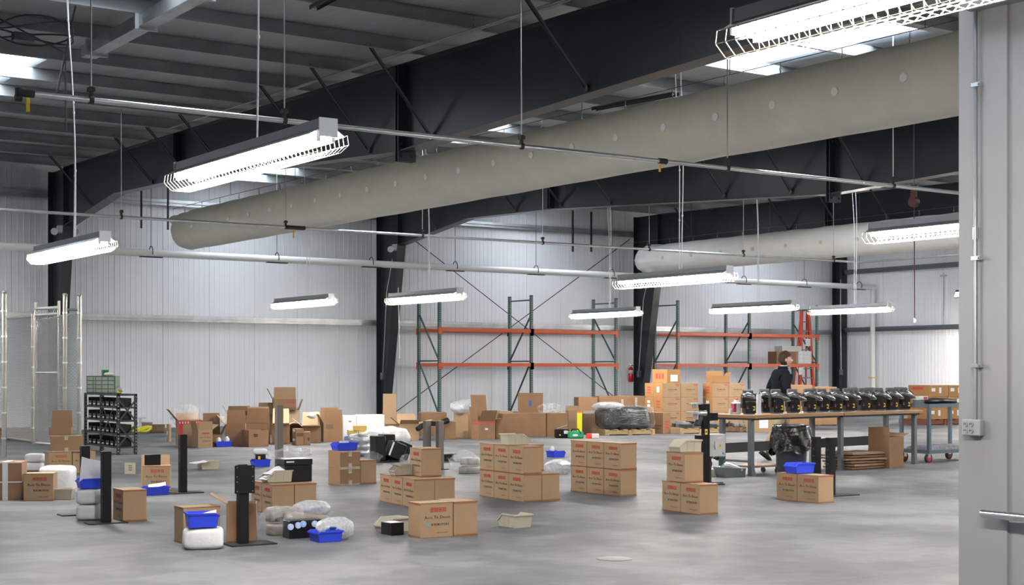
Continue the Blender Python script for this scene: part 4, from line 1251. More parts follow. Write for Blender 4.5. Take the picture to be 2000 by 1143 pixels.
obj('opening', MB().blob(-.0,-.108,.022,.10,.012,.022,2.5), BLACK, t)
t = thing('machine_cover', at_z(610, 1044) + Vector((.0,.12,.10)), R(-20), 'long taupe cover sloping down to the right in the wrapped pile', 'cover', 'taupe covers')
m = cover(.42,.20,.10,2); m.v = [(x, y, z - .16*(x+.1) if x > -.1 else z) for x, y, z in m.v]; m.v = [(x,y,z) for x,y,z in m.v]
obj('shell', m, TAUPE, t)
bp = at_z(583, 1052)
t = thing('black_bracket_block', bp, R(-4), 'black box with round blue discs in the wrapped pile', 'machine part')
obj('body', MB().rbox(-.085,.22,.0,.16,.0,.155,.005), BLACKP, t)
for k, (x, y, z) in enumerate(((-.075,-.006,.105),(-.005,-.006,.115),(.04,-.012,.125),(.15,-.006,.12))):
    obj('disc', MB().tube([(x,y+.006,z),(x,y-.004,z)], .028, 20).tube([(x,y-.004,z),(x,y-.009,z)], .007, 10, 1), [BLUED if k in (2,) else mat('disc_pale_%d' % k, (.42,.55,.78), .35), PAPER], t)
def crumple(p, rz, s, label, M_, seed, amp=.35, freq=7, flat=None, name='plastic_film', cat='plastic film', group=None, nu=56, nv=36, power=2.2):
    m = MB().blob(0, 0, s[2] if flat is None else s[2]*.9, *s, power, amp*(.55 if M_ is FILMW else .75), freq*.7, seed, nu, nv, flat=flat, ridged=True)
    return obj(name, m, M_, None, p, rz, label, cat, group)
crumple(at_z(552, 1046) + Vector((0,0,.0)), R(-5), (.20,.17,.135), 'loose clear plastic film around the two taupe covers', FILM, 3, .30, 8, .002)
o = crumple(at_z(612, 1040) + Vector((.02,.10,.14)), R(-10), (.18,.12,.075), 'bubble-wrapped part lying on top of the wrapped pile', FILMW, 5, .16, 9, .0, 'bubble_wrap', 'bubble wrap', 'bubble wrap on the wrapped pile')
obj('blue_part', MB().rbox(-.09,.09,-.075,-.035,.04,.075,.008), BLUEW, o)
o = crumple(at_z(655, 1056) + Vector((.06,.12,.0)), R(-10), (.17,.13,.10), 'bubble-wrapped part lying at the right of the wrapped pile', FILMW, 6, .16, 9, .001, 'bubble_wrap', 'bubble wrap', 'bubble wrap on the wrapped pile')
obj('blue_part', MB().rbox(-.12,.0,-.135,-.06,.07,.10,.008).rbox(-.09,-.03,-.14,-.07,.10,.12,.006), BLUEW, o)
obj('bottle', MB().tube([(-.1,-.1,.03),(.05,-.12,.03)], .025, 10), BLACK, o) if False else None

# ---- wrapped rings and black machines in the middle distance
p = at_z(715, 893)
t = thing('wrapped_rings', p + Vector((.0,.25,0)), R(-10), 'stack of grey metal ring parts bagged in clear plastic', 'wrapped parts')
for k, (dx, z, r, tl) in enumerate(((0,.02,.17,0),(.02,.13,.165,3),(.0,.25,.18,10))):
    M = Matrix.Translation((dx,0,z)) @ Matrix.Rotation(R(tl),4,'X')
    obj('ring', MB().lathe([(r,0),(r*1.03,.05),(r*.98,.10),(r*.80,.095),(r*.78,.03),(r*.6,.02),(0,.02)], 32, 0, M), ALU, t)
obj('bag', MB().blob(0,0,.19,.24,.24,.20,2.6,.22,7,4,50,34,flat=.001,ridged=True), FILM, t)
def dresser(p, rz, label, group=None, tilt=0.0, sc=1.0):
    """black tip-dressing machine: body box, neck, arm with jaw, motor on top, yellow tag, foot"""
    t = thing('tip_dresser', p, rz, label, 'machine', group)
    t.scale = (sc, sc, sc)
    obj('foot', MB().rbox(-.07,.07,-.075,.075,0,.018,.003), GREYM, t)
    b = MB().rbox(-.085,.085,-.085,.085,.02,.20,.008).prism([(-.085,.20),(.07,.20),(.05,.235),(-.085,.25)], 'y', -.07, .07)
    b.rbox(-.12,-.085,-.05,.05,.10,.26,.006).rbox(-.035,.035,-.09,-.085,.02,.20,.002)
    obj('body', b, BLACKP, t)
    obj('badge', MB().box(-.055,-.040,-.0882,-.086,.11,.13,0).box(-.06,-.025,-.0882,-.086,.085,.105,1), [RED, GREYM], t)
    obj('yellow_tag', MB().box(.012,.066,-.0885,-.0862,.06,.128,0).box(.022,.056,-.0892,-.0886,.080,.110,1), [YEL, BLACKINK], t)
    arm = MB().tube([(-.09,0,.27),(-.03,-.005,.285),(.06,-.01,.265),(.15,-.015,.225),(.205,-.02,.205)], [.055,.065,.062,.045,.022], 14)
    arm.v = [(x, y*1.1, z) for x, y, z in arm.v]
    obj('arm', arm, mat_arm, t)
    obj('jaw', MB().tube([(.11,-.03,.215),(.17,-.035,.20),(.21,-.03,.195)], [.02,.018,.010], 8).tube([(.16,.02,.235),(.215,.015,.215)], .010, 8), ALU, t)
    obj('motor', MB().tube([(-.095,.0,.345),(.055,.0,.345)], .034, 14).box(-.09,.03,-.02,.02,.29,.33), mat_motor, t)
    obj('hose', MB().tube([(.07,-.04,.30),(.10,-.05,.315),(.14,-.05,.28),(.17,-.045,.24)], .006, 6).tube([(-.10,-.03,.27),(-.135,-.05,.30),(-.14,-.05,.25)], .007, 6), BLACK, t)
    return t
mat_arm = mat('machine_arm_metal', (0.27,0.275,0.28), .2, .85, .75, 14)
mat_motor = mat('motor_grey', (0.10,0.105,0.11), .3, .3)
p = at_z(772, 904)
t = thing('black_machine', p + Vector((-.05,.25,0)), R(-6), 'black machine with pale angled panels on the floor, near one beside the wrapped rings', 'machine', 'black machines on the floor')
obj('base', MB().rbox(-.22,.22,-.14,.16,0,.03,.004), BLACKP, t)
obj('body', MB().rbox(-.20,-.03,-.12,.14,.03,.42,.012), BLACKP, t)
obj('panel', MB().rbox(-.03,.24,-.11,.10,.10,.36,.01,0,Matrix.Rotation(R(22),4,'Y')), BLACKP, t)
obj('label', MB().box(.05,.22,-.10,.03,.362,.366,0,Matrix.Rotation(R(22),4,'Y')).box(-.028,.0,-.112,-.11,.12,.34,0,Matrix.Rotation(R(22),4,'Y')), LABELW, t)
t = thing('black_machine', p + Vector((.24,.50,0)), R(-6), 'black machine with pale angled panels on the floor, far one behind the single carton', 'machine', 'black machines on the floor')
obj('body', MB().rbox(-.20,-.0,-.12,.14,.0,.43,.012), BLACKP, t)
obj('panel', MB().rbox(-.03,.20,-.11,.10,.08,.34,.01,0,Matrix.Rotation(R(22),4,'Y')), BLACKP, t)
crumple(at_z(770, 880) + Vector((.1,.45,.0)), R(-6), (.50,.25,.22), 'long roll of bubble wrap behind the black machines', FILMW, 8, .2, 5, .001, 'bubble_wrap', 'bubble wrap')
crumple(at_z(742, 905) + Vector((.0,.2,.0)), R(-6), (.14,.12,.09), 'crumpled clear film on the floor beside the black machines', FILM, 9, .4, 9, .001)
t = crumple(at_z(922, 928) + Vector((.05,.25,.0)), R(-6), (.21,.18,.17), 'clear film around dark covers, left of the middle carton block', FILM, 10, .35, 7, .001)
t2 = thing('machine_cover', at_z(930, 927) + Vector((.05,.25,0)), 0, 'taupe cover under clear film left of the middle carton block', 'cover', 'taupe covers')
obj('shell', cover(.28,.24,.10,0), TAUPE, t2)
t2 = thing('machine_cover', at_z(930, 927) + Vector((.06,.25,.125)), 0, 'upper taupe cover under clear film left of the middle carton block', 'cover', 'taupe covers')
obj('shell', cover(.26,.22,.10,0), TAUPE, t2)
crumple(at_z(1092, 928) + FW*.2, R(-6), (.18,.20,.105), 'clear film bundle behind the middle carton block at its right', FILMW, 11, .3, 8, .001, 'bubble_wrap', 'bubble wrap')

# ------------------------------------------------------------------ opened cartons along the far wall
def red_bands(m, b, a, h, mi=1):
    e = .002
    m.box(-b/2-e, -b/2+.08, -a/2-e, -a/2+.001, 0, h, mi); m.box(-b/2-e, b/2+e, -a/2-e, -a/2+.001, h-.07, h, mi)
    m.box(-b/2-e, -b/2+.001, -a/2-e, a/2, h-.07, h, mi)
    for k in range(9):
        x = -b/2 + b*(k+.2)/9
        m.box(x, x+b*.05, -a/2-.0035, -a/2-e, h-.055, h-.02, mi+1)
def stamp(x0, x1, z0, z1, mi=1):
    def f(m, b, a, h):
        for k in range(3):
            zz = h*(z0 + (z1-z0)*k/3)
            m.box(-b/2 + b*x0, -b/2 + b*x1, -a/2-.003, -a/2-.001, zz, zz + h*(z1-z0)*.2, mi)
    return f
def lab(x0, x1, z0, z1, mi=1, side=0):
    def f(m, b, a, h):
        if side == 0: m.box(-b/2+b*x0, -b/2+b*x1, -a/2-.003, -a/2-.001, h*z0, h*z1, mi)
        else: m.box(-b/2-.003, -b/2-.001, a/2-a*x1, a/2-a*x0, h*z0, h*z1, mi)
    return f
def multi(*fs):
    def f(m, b, a, h):
        for g in fs: g(m, b, a, h)
    return f
def printed(m, b, a, h): crate_print(m, 0, b, a, h, 1)
PM = [CARD, REDINK, BLACKINK, BLUEINK, CARDL, LABELW]
closed((322,330,334,863,829), 'narrow brown box at the left end of the opened cartons', CARD, 0, extra=lab(.3,.6,.4,.6,1,3), mats=[CARD, LABELW], group='closed boxes by the far wall')
open_box((334,349,394,873,822), 'opened carton bound with red printed tape at the left end of the row', {3: (50,.28), 2: (60,.15)}, CARD, -14, extra=red_bands, mats=[CARD, TAPER, LABELW], depth=.42)
open_box((368,387,412,875,840), 'opened printed carton with raised flaps beside the red-taped one', {0: (82,.16), 3: (78,.17), 1: (35,.16)}, CARD, -2, extra=printed, mats=PM)
open_box((396,398,432,873,849), 'low opened carton behind the printed opened carton', {2: (88,.40), 1: (65,.2)}, CARDD, -18, depth=.35)
open_box((438,440,478,872,829), 'opened brown carton with its back flaps standing, behind the small blue bin', {2: (86,.26), 3: (48,.24)}, CARDD, -26, depth=.5)
open_box((466,486,521,873.5,841), 'low brown box with a dark stamp in front of the taller opened cartons', {}, CARDD, -4, extra=stamp(.25,.45,.60,.80), mats=[CARDD, BLACKINK])
open_box((478,482,526,867,827), 'opened brown carton with raised flaps behind the stamped low box', {0: (86,.30), 2: (80,.32), 3: (70,.22)}, CARDD, -24, depth=.45)
open_box((529,531,565,868,829), 'opened brown carton behind the tall grey-brown post', {0: (12,.14), 2: (60,.34), 1: (20,.12)}, CARDD, -26, depth=.5, inside=CARDL)
open_box((440,446,490,849,811), 'opened carton standing far back in the left half of the pile', {2: (75,.2), 3: (60,.25), 0: (40,.15)}, CARDD, -22, depth=.5)
open_box((497,503,534,849,809), 'opened carton far back in the middle of the pile, pale flaps raised', {0: (62,.3), 2: (85,.15), 1: (55,.25)}, CARDD, -20, depth=.5, inside=CARDL)
o, N, rz, b, a, hb = open_box((537,541,583,850,801), 'opened carton carrying the tall carton on the pile, pale flaps hanging', {0: (-62,.34), 1: (70,.25)}, CARDD, -22, depth=.5, inside=CARDL)
D = depth_of(N)
def kyo(m, b, a, h):
    M = face_matrix(0, b, a); w = b
    for k in range(4): m.box(w*(.58+.09*k), w*(.65+.09*k), -.001, .001, h*.62, h*.80, 1, M)
    put_text(m, 'KYOKUTOH', w*.46, h*.08, w*.105, 2, M, .004)
open_box((528,534,577,801.5,780), 'tall opened carton standing on top of the pile with its flap up', {2: (88,.04), 0: (84,.27), 3: (62,.27)}, CARD, -22, z=N.z + (801.5 and hb), extra=kyo, mats=[CARDD, REDINK, BLACKINK], depth=.40)
open_box((564,566,589,864,831), 'narrow opened brown carton in the shade between two wider ones', {0: (14,.18)}, CARDD, -26, depth=.4, inside=CARDL)
open_box((587,590,626,866,833), 'opened brown carton with a pale front flap right of the tall post', {0: (8,.15), 2: (66,.3), 3: (40,.25)}, CARDD, -26, depth=.5, inside=CARDL)
open_box((624,632,668,864,826), 'tall opened brown carton with faint printing beside the white boxes', {0: (88,.26), 2: (86,.30), 3: (60,.2)}, CARDD, -18, extra=stamp(.12,.5,.70,.92), mats=[CARDD, mat('faint_print', (.12,.07,.04), .8)], depth=.45)
closed((571,578,592,870.5,838), 'small brown carton with white stickers in front of the pile', CARDD, -10, extra=multi(lab(.2,.75,.82,.95,1,3), lab(.15,.75,.25,.4,1,3), stamp(.1,.95,.55,.75,2)), mats=[CARDD, LABELW, BLACKINK], group='closed boxes by the far wall', depth=.25)
closed((592,593,606,870,844), 'smallest brown carton beside the one with white stickers', CARDD, -26, extra=stamp(.6,.9,.35,.6,1), mats=[CARDD, BLACKINK], group='closed boxes by the far wall', depth=.2)
crumple(at_depth(362, 822, 28.25) - Vector((0,0,.10)), 0, (.26,.18,.20), 'clear plastic film spilling from the red-taped carton', FILM, 21, .45, 5)
crumple(at_depth(428, 832, 28.3) - Vector((0,0,.02)), 0, (.12,.10,.11), 'bit of clear film between the opened cartons at the left', FILM, 22, .45, 8)
crumple(at_depth(608, 818, 29.6), 0, (.09,.06,.06), 'white packing scrap sticking out of the opened carton right of the tall post', PAPER, 23, .5, 8, name='packing_scrap', cat='packing')

# white boxes, yellow cartons
o, N, rz, b, a, hh = closed((667,670,696,861,837), 'white carton at the left of the large white one, lower of two', LABELW, -26, depth=.35, extra=multi(lab(.1,.9,.02,.35), stamp(.3,.7,.5,.9,2)), mats=[WHITE, SIGNBLUE, BLACKINK], group='white cartons')
closed((667,670,697,837,812), 'white carton at the left of the large white one, upper of two', WHITE, -26, z=hh, depth=.35, extra=stamp(.4,.6,.5,.6,1), mats=[WHITE, BLACKINK], group='white cartons')
def bluecorner(m, b, a, h):
    m.add([(b/2-b*.22,-a/2-.003,h*.03),(b/2-b*.04,-a/2-.003,h*.03),(b/2-b*.04,-a/2-.003,h*.24),(b/2-b*.22,-a/2-.003,h*.19)], [(0,1,2,3)], 1)
    m.add([(b/2-b*.20,-a/2-.004,h*.05),(b/2-b*.07,-a/2-.004,h*.12),(b/2-b*.20,-a/2-.004,h*.17)], [(0,1,2)], 2)
closed((695,697,750,862,811), 'large white carton with a blue corner print behind the wrapped rings', WHITE, -24, depth=.5, extra=bluecorner, mats=[WHITE, SIGNBLUE, LABELW], group='white cartons')
MUST = mat('cardboard_mustard', (0.40,0.26,0.07), .7)
o, N, rz, b, a, hy = closed((679,681,698,865,853), 'mustard yellow carton in the little pile, bottom left', MUST, -26, depth=.25, group='mustard cartons')
closed((699,700,721,865,853), 'mustard yellow carton in the little pile, bottom right', MUST, -26, depth=.25, group='mustard cartons')
o, N2, rz, b, a, hz = closed((679,681,698,853,841.5), 'mustard yellow carton in the little pile, middle left', MUST, -26, z=hy, depth=.25, group='mustard cartons')
closed((699,700,722,853,841.5), 'mustard yellow carton in the little pile, middle right', MUST, -26, z=hy, depth=.25, group='mustard cartons')
closed((689,711,717,841.5,832), 'mustard yellow carton on top of the little pile', MUST, -12, z=hy+hz, depth=.25, group='mustard cartons', width=None) if False else closed((689,690,716,841.5,832), 'mustard yellow carton on top of the little pile', MUST, -26, z=hy+hz, depth=.22, group='mustard cartons')
open_box((749,751,779,857,820), 'opened carton with a tall square flap right of the large white one', {0: (-80,.1), 2: (87,.55), 3: (40,.2)}, CARD, -24, depth=.45)
open_box((778,780,818,861,828), 'opened printed carton with spread flaps left of the grey-brown posts', {0: (35,.15), 1: (14,.3), 2: (50,.25), 3: (40,.2)}, CARD, -24, extra=lambda m, b, a, h: crate_print(m, 3, b, a, h, 1), mats=PM, depth=.45)
closed((820,822,872,852,806), 'large brown carton behind the grey-brown posts', CARDD, -24, depth=.5, group='closed boxes by the far wall')
closed((866,868,890,859,824), 'brown box at the right of the grey-brown posts', CARDD, -22, depth=.4, group='closed boxes by the far wall')
obj('black_hose', MB().tube([(-.35,0,.0),(-.1,.05,.12),(.15,.03,.10),(.45,.1,.16)], [.05,.06,.05,.07], 8), BLACKP, None, at_depth(843, 838, 30.3), 0, 'thick black hose lying across boxes behind the grey-brown posts', 'hose')
closed((884,914,926,857,808), 'tall brown carton carrying a heap of bubble wrap', CARD, -4, group='closed boxes by the far wall')
crumple(Vector((*at_depth(914, 806, 31.7).xy, .50)), R(25), (.50,.30,.17), 'heap of white bubble wrap on the tall brown carton', FILMW, 25, .25, 5, None, 'bubble_wrap', 'bubble wrap')
open_box((920,935,967,859.5,823), 'opened carton with red printed tape, centre of the far wall', {0: (62,.26), 2: (83,.55), 3: (78,.3), 1: (60,.25)}, CARDD, -6, extra=multi(lambda m, b, a, h: m.box(-b/2-.002,b/2+.002,-a/2-.002,a/2+.002,h-.045,h-.02,1), lab(.38,.56,.52,.62,2)), mats=[CARDD, TAPER, LABELW])
closed((966,968,984,858,819), 'dark brown carton in the shade beside the red-taped one', CARDD, -24, depth=.4, group='closed boxes by the far wall')
def crease(m, b, a, h): m.box(-b/2, b/2, -a/2-.002, -a/2-.001, h*.83, h*.835, 1)
closed((981,983,1067,854,808), 'very long brown carton along the far wall, left section', CARDD, -22, depth=.7, group='closed boxes by the far wall', extra=crease, mats=[CARDD, CARD])
closed((1066,1068,1109,853,807), 'long brown carton joined to the right of the very long one', CARDD, -22, depth=.7, group='closed boxes by the far wall')
closed((958,962,1002,846,804), 'pale-topped carton standing behind the very long one', CARD, -22, depth=.4, group='closed boxes by the far wall')
obj('cardboard_sheet', MB().box(-.28,.28,-.01,.01,0,.44).box(-.03,.02,-.012,-.01,.15,.27,1), [CARDD, SIGNBLUE], None, Vector((*at_depth(1036, 803, 32.3).xy, .522)), R(-30), 'square brown cardboard panel standing on the very long carton', 'cardboard sheet')
crumple(Vector((*at_depth(1073, 806, 32.3).xy, .52)), R(20), (.28,.20,.10), 'crumpled clear film lying on the long brown carton', FILM, 27, .5, 6)
open_box((1108,1110,1137,850,802), 'opened brown carton left of the yellow level', {2: (80,.1)}, CARD, -26, depth=.35)
o, N, rz, b, a, h = open_box((1136,1138,1169,848,808), 'brown carton with a pale cut rim behind the yellow level', {0: (85,.06)}, CARD, -26, depth=.4, inside=LABELW)
closed((1126,1130,1168,840,776), 'large flat-packed brown boxes behind the shrink-wrapped pallet, left part', CARDD, -20, depth=.4, group='closed boxes by the far wall')
closed((1167,1170,1262,838,774), 'long brown box with glossy tape behind the shrink-wrapped pallet', CARDD, -20, depth=.5, group='closed boxes by the far wall', extra=multi(lab(.48,.53,.05,.9), lab(.78,.83,.05,.95)), mats=[CARDD, TAPEC])

# tools on the floor
p = at_z(1108, 856); t = thing('tool_bag', p + Vector((0,.2,0)), R(-28), 'open black tool bag with white label on the floor', 'tool bag')
obj('body', MB().rbox(-.15,.15,-.11,.11,0,.19,.02), BLACK, t); obj('label', MB().box(.03,.12,-.114,-.11,.09,.16), LABELW, t)
obj('tag', MB().box(-.07,-.04,-.114,-.11,.05,.08), YEL, t)
obj('tool', MB().tube([(-.1,0,.2),(.12,.02,.27)], .014, 6), CHROME, t)
p = at_z(1135, 857); t = thing('tool_case', p + Vector((0,.2,0)), R(-28), 'green plastic tool case with black handle on the floor', 'tool case')
obj('body', MB().rbox(-.16,.16,-.1,.1,0,.15,.02), GREEN, t); obj('handle', MB().tube([(-.1,-.02,.14),(-.08,-.05,.20),(.05,-.06,.20),(.1,-.1,.10)], .014, 6), BLACK, t)
obj('logo', MB().blob(-.02,-.101,.07,.06,.004,.025), PAPER, t)
p = at_z(1151, 856); o = thing('spirit_level', p + Vector((0,.35,0)), R(-28), 'bright yellow level standing upright against the carton with a pale rim', 'level')
obj('body', MB().rbox(-.055,.055,-.02,.02,0,.54,.006), YELLOW, o); obj('cap', MB().rbox(-.057,.057,-.022,.022,.54,.565,.004), ORANGEC, o)
p = at_z(1169, 857); o = thing('light_bar', p + Vector((0,.2,0)), R(-28), 'red and clear plastic box on the floor beside the yellow level', 'plastic box')
obj('red_half', MB().rbox(-.14,-.03,-.05,.05,0,.10,.008), mat('bright_red', (.8,.04,.03), .35), o); obj('clear_half', MB().rbox(-.03,.13,-.05,.05,0,.10,.008), mat('pale_pink_plastic', (.75,.62,.62), .3), o)

# ---- pallets
def pallet(p, rz, w, d, label, M_=WOODP, h=.13, group='wooden pallets'):
    t = thing('pallet', p, rz, label, 'pallet', group)
    for k in range(3):
        y = -d/2 + .05 + (d-.1)*k/2
        obj('stringer', MB().box(-w/2, w/2, y-.022, y+.022, .02, h-.02), M_, t)
    for k in range(6):
        x = -w/2 + .05 + (w-.1)*k/5
        obj('deck_board', MB().box(x-.05, x+.05, -d/2, d/2, h-.02, h), M_, t)
    for k in range(3):
        x = -w/2 + .05 + (w-.1)*k/2
        obj('bottom_board', MB().box(x-.05, x+.05, -d/2, d/2, 0, .02), M_, t)
    for k in range(3):
        x = -w/2+.03 + (w-.06)*k/2
        obj('end_block', MB().box(x-.03, x+.03, -d/2-.004, d/2+.004, .02, h-.02), M_, t)
    return t
pc = Vector((*at_depth(1216, 850, 33.3).xy, 0))
pallet(pc, R(-18), 1.20, .95, 'wooden pallet under the dark shrink-wrapped load')
t = thing('wrapped_load', pc + Vector((0,0,.131)), R(-18), 'dark goods tightly shrink-wrapped on a pallet before the far boxes', 'wrapped load')
obj('goods', MB().blob(0,0,.24,.55,.42,.25,6,.10,3,7,60,36,flat=.002,ridged=True), mat('dark_goods', (.012,.013,.015), .16, 0, .4, 5, 1.0, 5, .9, None, .3, (1.5,1.5,6)), t)
m = MB().blob(0,0,.255,.63,.48,.262,6,.17,4,3,90,50,flat=.004,ridged=True)
obj('shrink_wrap', m, FILMG, t)
crumple(pc + Matrix.Rotation(R(-18),3,'Z') @ Vector((-.36,.0,.545)), R(-18), (.36,.34,.10), 'pale pink-white plastic bag left of the shrink-wrapped pallet', FILMW, 28, .2, 5, None, 'plastic_bag', 'plastic bag')
p2c = Vector((*at_depth(1357, 850, 34.0).xy, 0))
pallet(p2c, R(-22), 1.02, .85, 'pale wooden pallet carrying small metal parts behind the tip-dressing stand')
for k in range(9):
    i, j = k % 3, k//3
    q = p2c + Matrix.Rotation(R(-22),3,'Z') @ Vector((-.32+.31*i, -.27+.27*j, .131))
    t = thing('metal_part', q, R(-22), 'dark metal part with pale top on the pale pallet, %s of the %s row' % (['left','middle','right'][i], ['front','second','back'][j]), 'metal part', 'metal parts on the pale pallet')
    obj('block', MB().rbox(-.12,.12,-.10,.10,0,.09,.008), GREYM if k % 2 else DARKM, t); obj('top', MB().prism([(-.1,.09),(.1,.09),(.06,.14),(-.08,.14)], 'y', -.09, .07), [ALU if k % 3 != 1 else BLACKP], t)
p3c = Vector((*at_depth(1435, 850, 34.9).xy, 0))
pallet(p3c, R(-22), .95, .8, 'dark wooden pallet behind the end of the work bench', WOODD)
for k in range(6):
    q = p3c + Matrix.Rotation(R(-22),3,'Z') @ Vector((-.40+.16*k, -.26, .131))
    obj('metal_part', MB().rbox(-.06,.06,-.08,.08,0,.08,.01).tube([(-.03,-.05,.08),(.03,.02,.11)], .022, 8), ALU if k > 1 else DARKM, None, q, R(-22), 'small bright metal part on the dark pallet, %s from its left end' % ORD[k], 'metal part', 'metal parts on the dark pallet')

# ---- maker's carton stacks behind the bench
def maker(sideprint):
    def f(m, b, a, h):
        M = face_matrix(0, b, a)
        put_text(m, 'KYOKUTOH', b*.32, h*.50, b*.085, 2, M, .003); m.box(b*.36, b*.66, -.001, .001, h*.42, h*.43, 2, M)
        m.box(b*.74, b*.94, -.001, .001, h*.84, h*.90, 1, M); put_text(m, 'MADE IN JAPAN', b*.60, h*.2, b*.04, 2, M)
        M = face_matrix(3, b, a)
        if sideprint == 'red':
            for k in range(3): m.box(a*.3, a*.7, -.001, .001, h*(.25+.2*k), h*(.36+.2*k), 1, M)
        elif sideprint == 'label':
            m.box(a*.35, a*.65, -.001, .001, h*.35, h*.75, 3, M); m.box(a*.37, a*.63, -.0015, -.001, h*.54, h*.55, 2, M)
        elif sideprint == 'two':
            m.box(a*.3, a*.6, -.001, .001, h*.58, h*.76, 3, M); m.box(a*.3, a*.6, -.001, .001, h*.30, h*.48, 3, M)
    return f
MM = [CARD, REDINK, BLACKINK, LABELW]
MO = [CARDO, REDINK, BLACKINK, LABELW]
def maker_stack(xn, yb, z0, nx, ny, nz, names, rz, b, a, h, prints, tops=()):
    N = at_z(xn, yb, z0)
    for k in range(nz):
        for j in range(ny):
            for i in range(nx):
                if i and j: continue
                nm = names(i, j, k)
                m = box_mesh(b, a, h, maker(prints[k % len(prints)][j]))
                # end faces are of lighter board: slot 4
                for fi, (f, mi) in enumerate(zip(m.f, m.m)):
                    if mi == 0 and fi < 26 and all(m.v[q][0] < -b/2+.006 for q in f): m.m[fi] = 4
                obj('maker_carton', m, MM + [CARDO], None, local(N, rz, b*(i+.5)+.006*i, a*(j+.5)+.006*j, k*(h+.004)), rz, nm, 'box', 'stacked maker cartons')
    return N
rzs = R(-10)
Dz = 34.5
pz = .14
WORDS = ['bottom', 'second', 'third']
def yb_for(D, z): return HORIZON + (EYE - z)*F_PX/D
h_m, b_m, a_m = .335, .50, .42
pallet(at_depth(1312, 843, 35.2) * Vector((1,1,0)) if False else Vector((*(at_depth(1312,843,35.3).xy), 0)), rzs, 1.1, 1.0, 'pallet under the left stack of maker cartons', WOODD)
N1 = maker_stack(1294, yb_for(34.7, pz), pz, 2, 2, 3, lambda i, j, k: 'brown maker carton in the left stack, %s row, %s' % (['bottom','middle','top'][k], 'near corner' if not i and not j else ('right end' if i else 'far left')), rzs, b_m, a_m, h_m, [['red','two'],['red','two'],['label','red']])
closed((1279,1303,1330,748.5,721.5), 'carton with bold red bars on the left maker stack, topmost', CARDO, -10, z=pz+3*(h_m+.004), extra=lambda m, b, a, h: ([m.box(-b/2-.003,-b/2-.001, a/2-a*(.25+.2*k+.13), a/2-a*(.25+.2*k), h*.3, h*.7, 1) for k in range(3)], m.box(-b/2+b*.25,-b/2+b*.8,-a/2-.003,-a/2-.001,h*.12,h*.6,2)), mats=[CARDO, REDINK, LABELW], group='stacked maker cartons')
N2 = maker_stack(1391, yb_for(35.0, pz), pz, 2, 1, 3, lambda i, j, k: 'brown maker carton in the right stack, %s row, %s' % (['bottom','middle','top'][k], 'left' if not i else 'right end'), rzs, b_m*.93, a_m, h_m, [['label'],['label'],['red']])
closed((1363,1391,1392,yb_for(34.9,pz+h_m),773), 'orange-brown carton filling the gap between the two maker stacks', CARDO, -10, z=pz+h_m+.002, depth=None, width=.1, group='stacked maker cartons') if False else None
o = open_box((1373,1389,1421,745.5,733), 'opened carton lying on top of the right maker stack', {2: (70,.12), 1: (50,.1)}, CARDO, -14, z=pz+3*(h_m+.004), group='stacked maker cartons', depth=.30)[0]
o.location = local(N2, rzs, .30, .21, 3*(h_m+.004)+.001)
pallet(Vector((*(at_depth(1408,843,35.6).xy), 0)), rzs, 1.05, .9, 'pallet under the right stack of maker cartons', WOODD)
closed((1269,1295,1312,848,806), 'brown carton with red bars standing apart before the left maker stack', CARD, 14, extra=multi(stamp(.3,.75,.25,.65,1), lambda m, b, a, h: (put_text(m,'AUTO TIP DRESSER', a*.12, h*.35, a*.09, 2, face_matrix(3,b,a), .002), put_text(m,'KYOKUTOH', a*.3, h*.22, a*.09, 2, face_matrix(3,b,a), .002))), mats=[CARDD, REDINK, BLACKINK], group='stacked maker cartons', tape=None)
closed((1466,1468,1520,845,812), 'brown carton with a paper sheet on it seen under the bench', CARD, -20, depth=.5, extra=lab(.3,.65,.25,.95), mats=[CARD, PAPER], group='closed boxes by the far wall')
q = at_z(1605, 832); pallet(q + Vector((.1,.5,0)), R(-15), 1.2, .9, 'dark pallet with cardboard seen under the bench', WOODD)
o = closed((1520,1523,1690,748,741), 'x') if False else None
N = at_z(1560, 836)
closed((1540,1542,1590,yb_for(35.5,.131),752), 'brown box behind the bench just right of the walking person', CARDD, -18, z=.131, depth=.5, group='closed boxes by the far wall')
closed((1590,1592,1638,yb_for(35.6,.131),756), 'second brown box behind the bench right of the walking person', CARDD, -18, z=.131, depth=.5, group='closed boxes by the far wall')

# odd items along the far wall at the left
q = at_z(268, 848); t = thing('yellow_hose', q + FW*.3, 0, 'coil of yellow hose on the floor behind the dark shelf unit', 'hose')
obj('coil', MB().tube([( .25*cos(a)*(1+.1*sin(3*a)), .2*sin(a), .05+.05*(1+sin(a*2.3))) for a in [k*.35 for k in range(34)]], .03, 8), YELLOW, t)
q = at_z(296, 843); t = thing('white_tub', q + Vector((0,.3,0)), 0, 'white plastic tub on the floor left of the opened cartons', 'tub')
obj('body', MB().lathe([(.11,0),(.13,.2),(.14,.2),(.14,.22)], 20), WHITE, t); obj('lid', MB().lathe([(.145,.21),(.145,.24),(0,.245)], 20), WHITE, t)
q = at_z(287, 842); t = thing('tap_fitting', q + Vector((0,.5,0)), 0, 'white pipe fitting on the floor left of the opened cartons', 'pipe fitting')
obj('body', MB().tube([(-.14,0,.05),(.02,0,.07),(.03,0,.28)], .035, 8).tube([(-.1,0,.3),(.16,0,.31)], .02, 8), WHITE, t)
q = at_z(317, 846); obj('dark_crate', MB().box(-.16,.16,-.12,.12,0,.015).box(-.16,.16,-.12,-.105,0,.19).box(-.16,.16,.105,.12,0,.19).box(-.16,-.145,-.12,.12,0,.19).box(.145,.16,-.12,.12,0,.19), WOODD, None, q + Vector((0,.3,0)), R(-30), 'low dark crate on the floor at the left end of the opened cartons', 'crate')

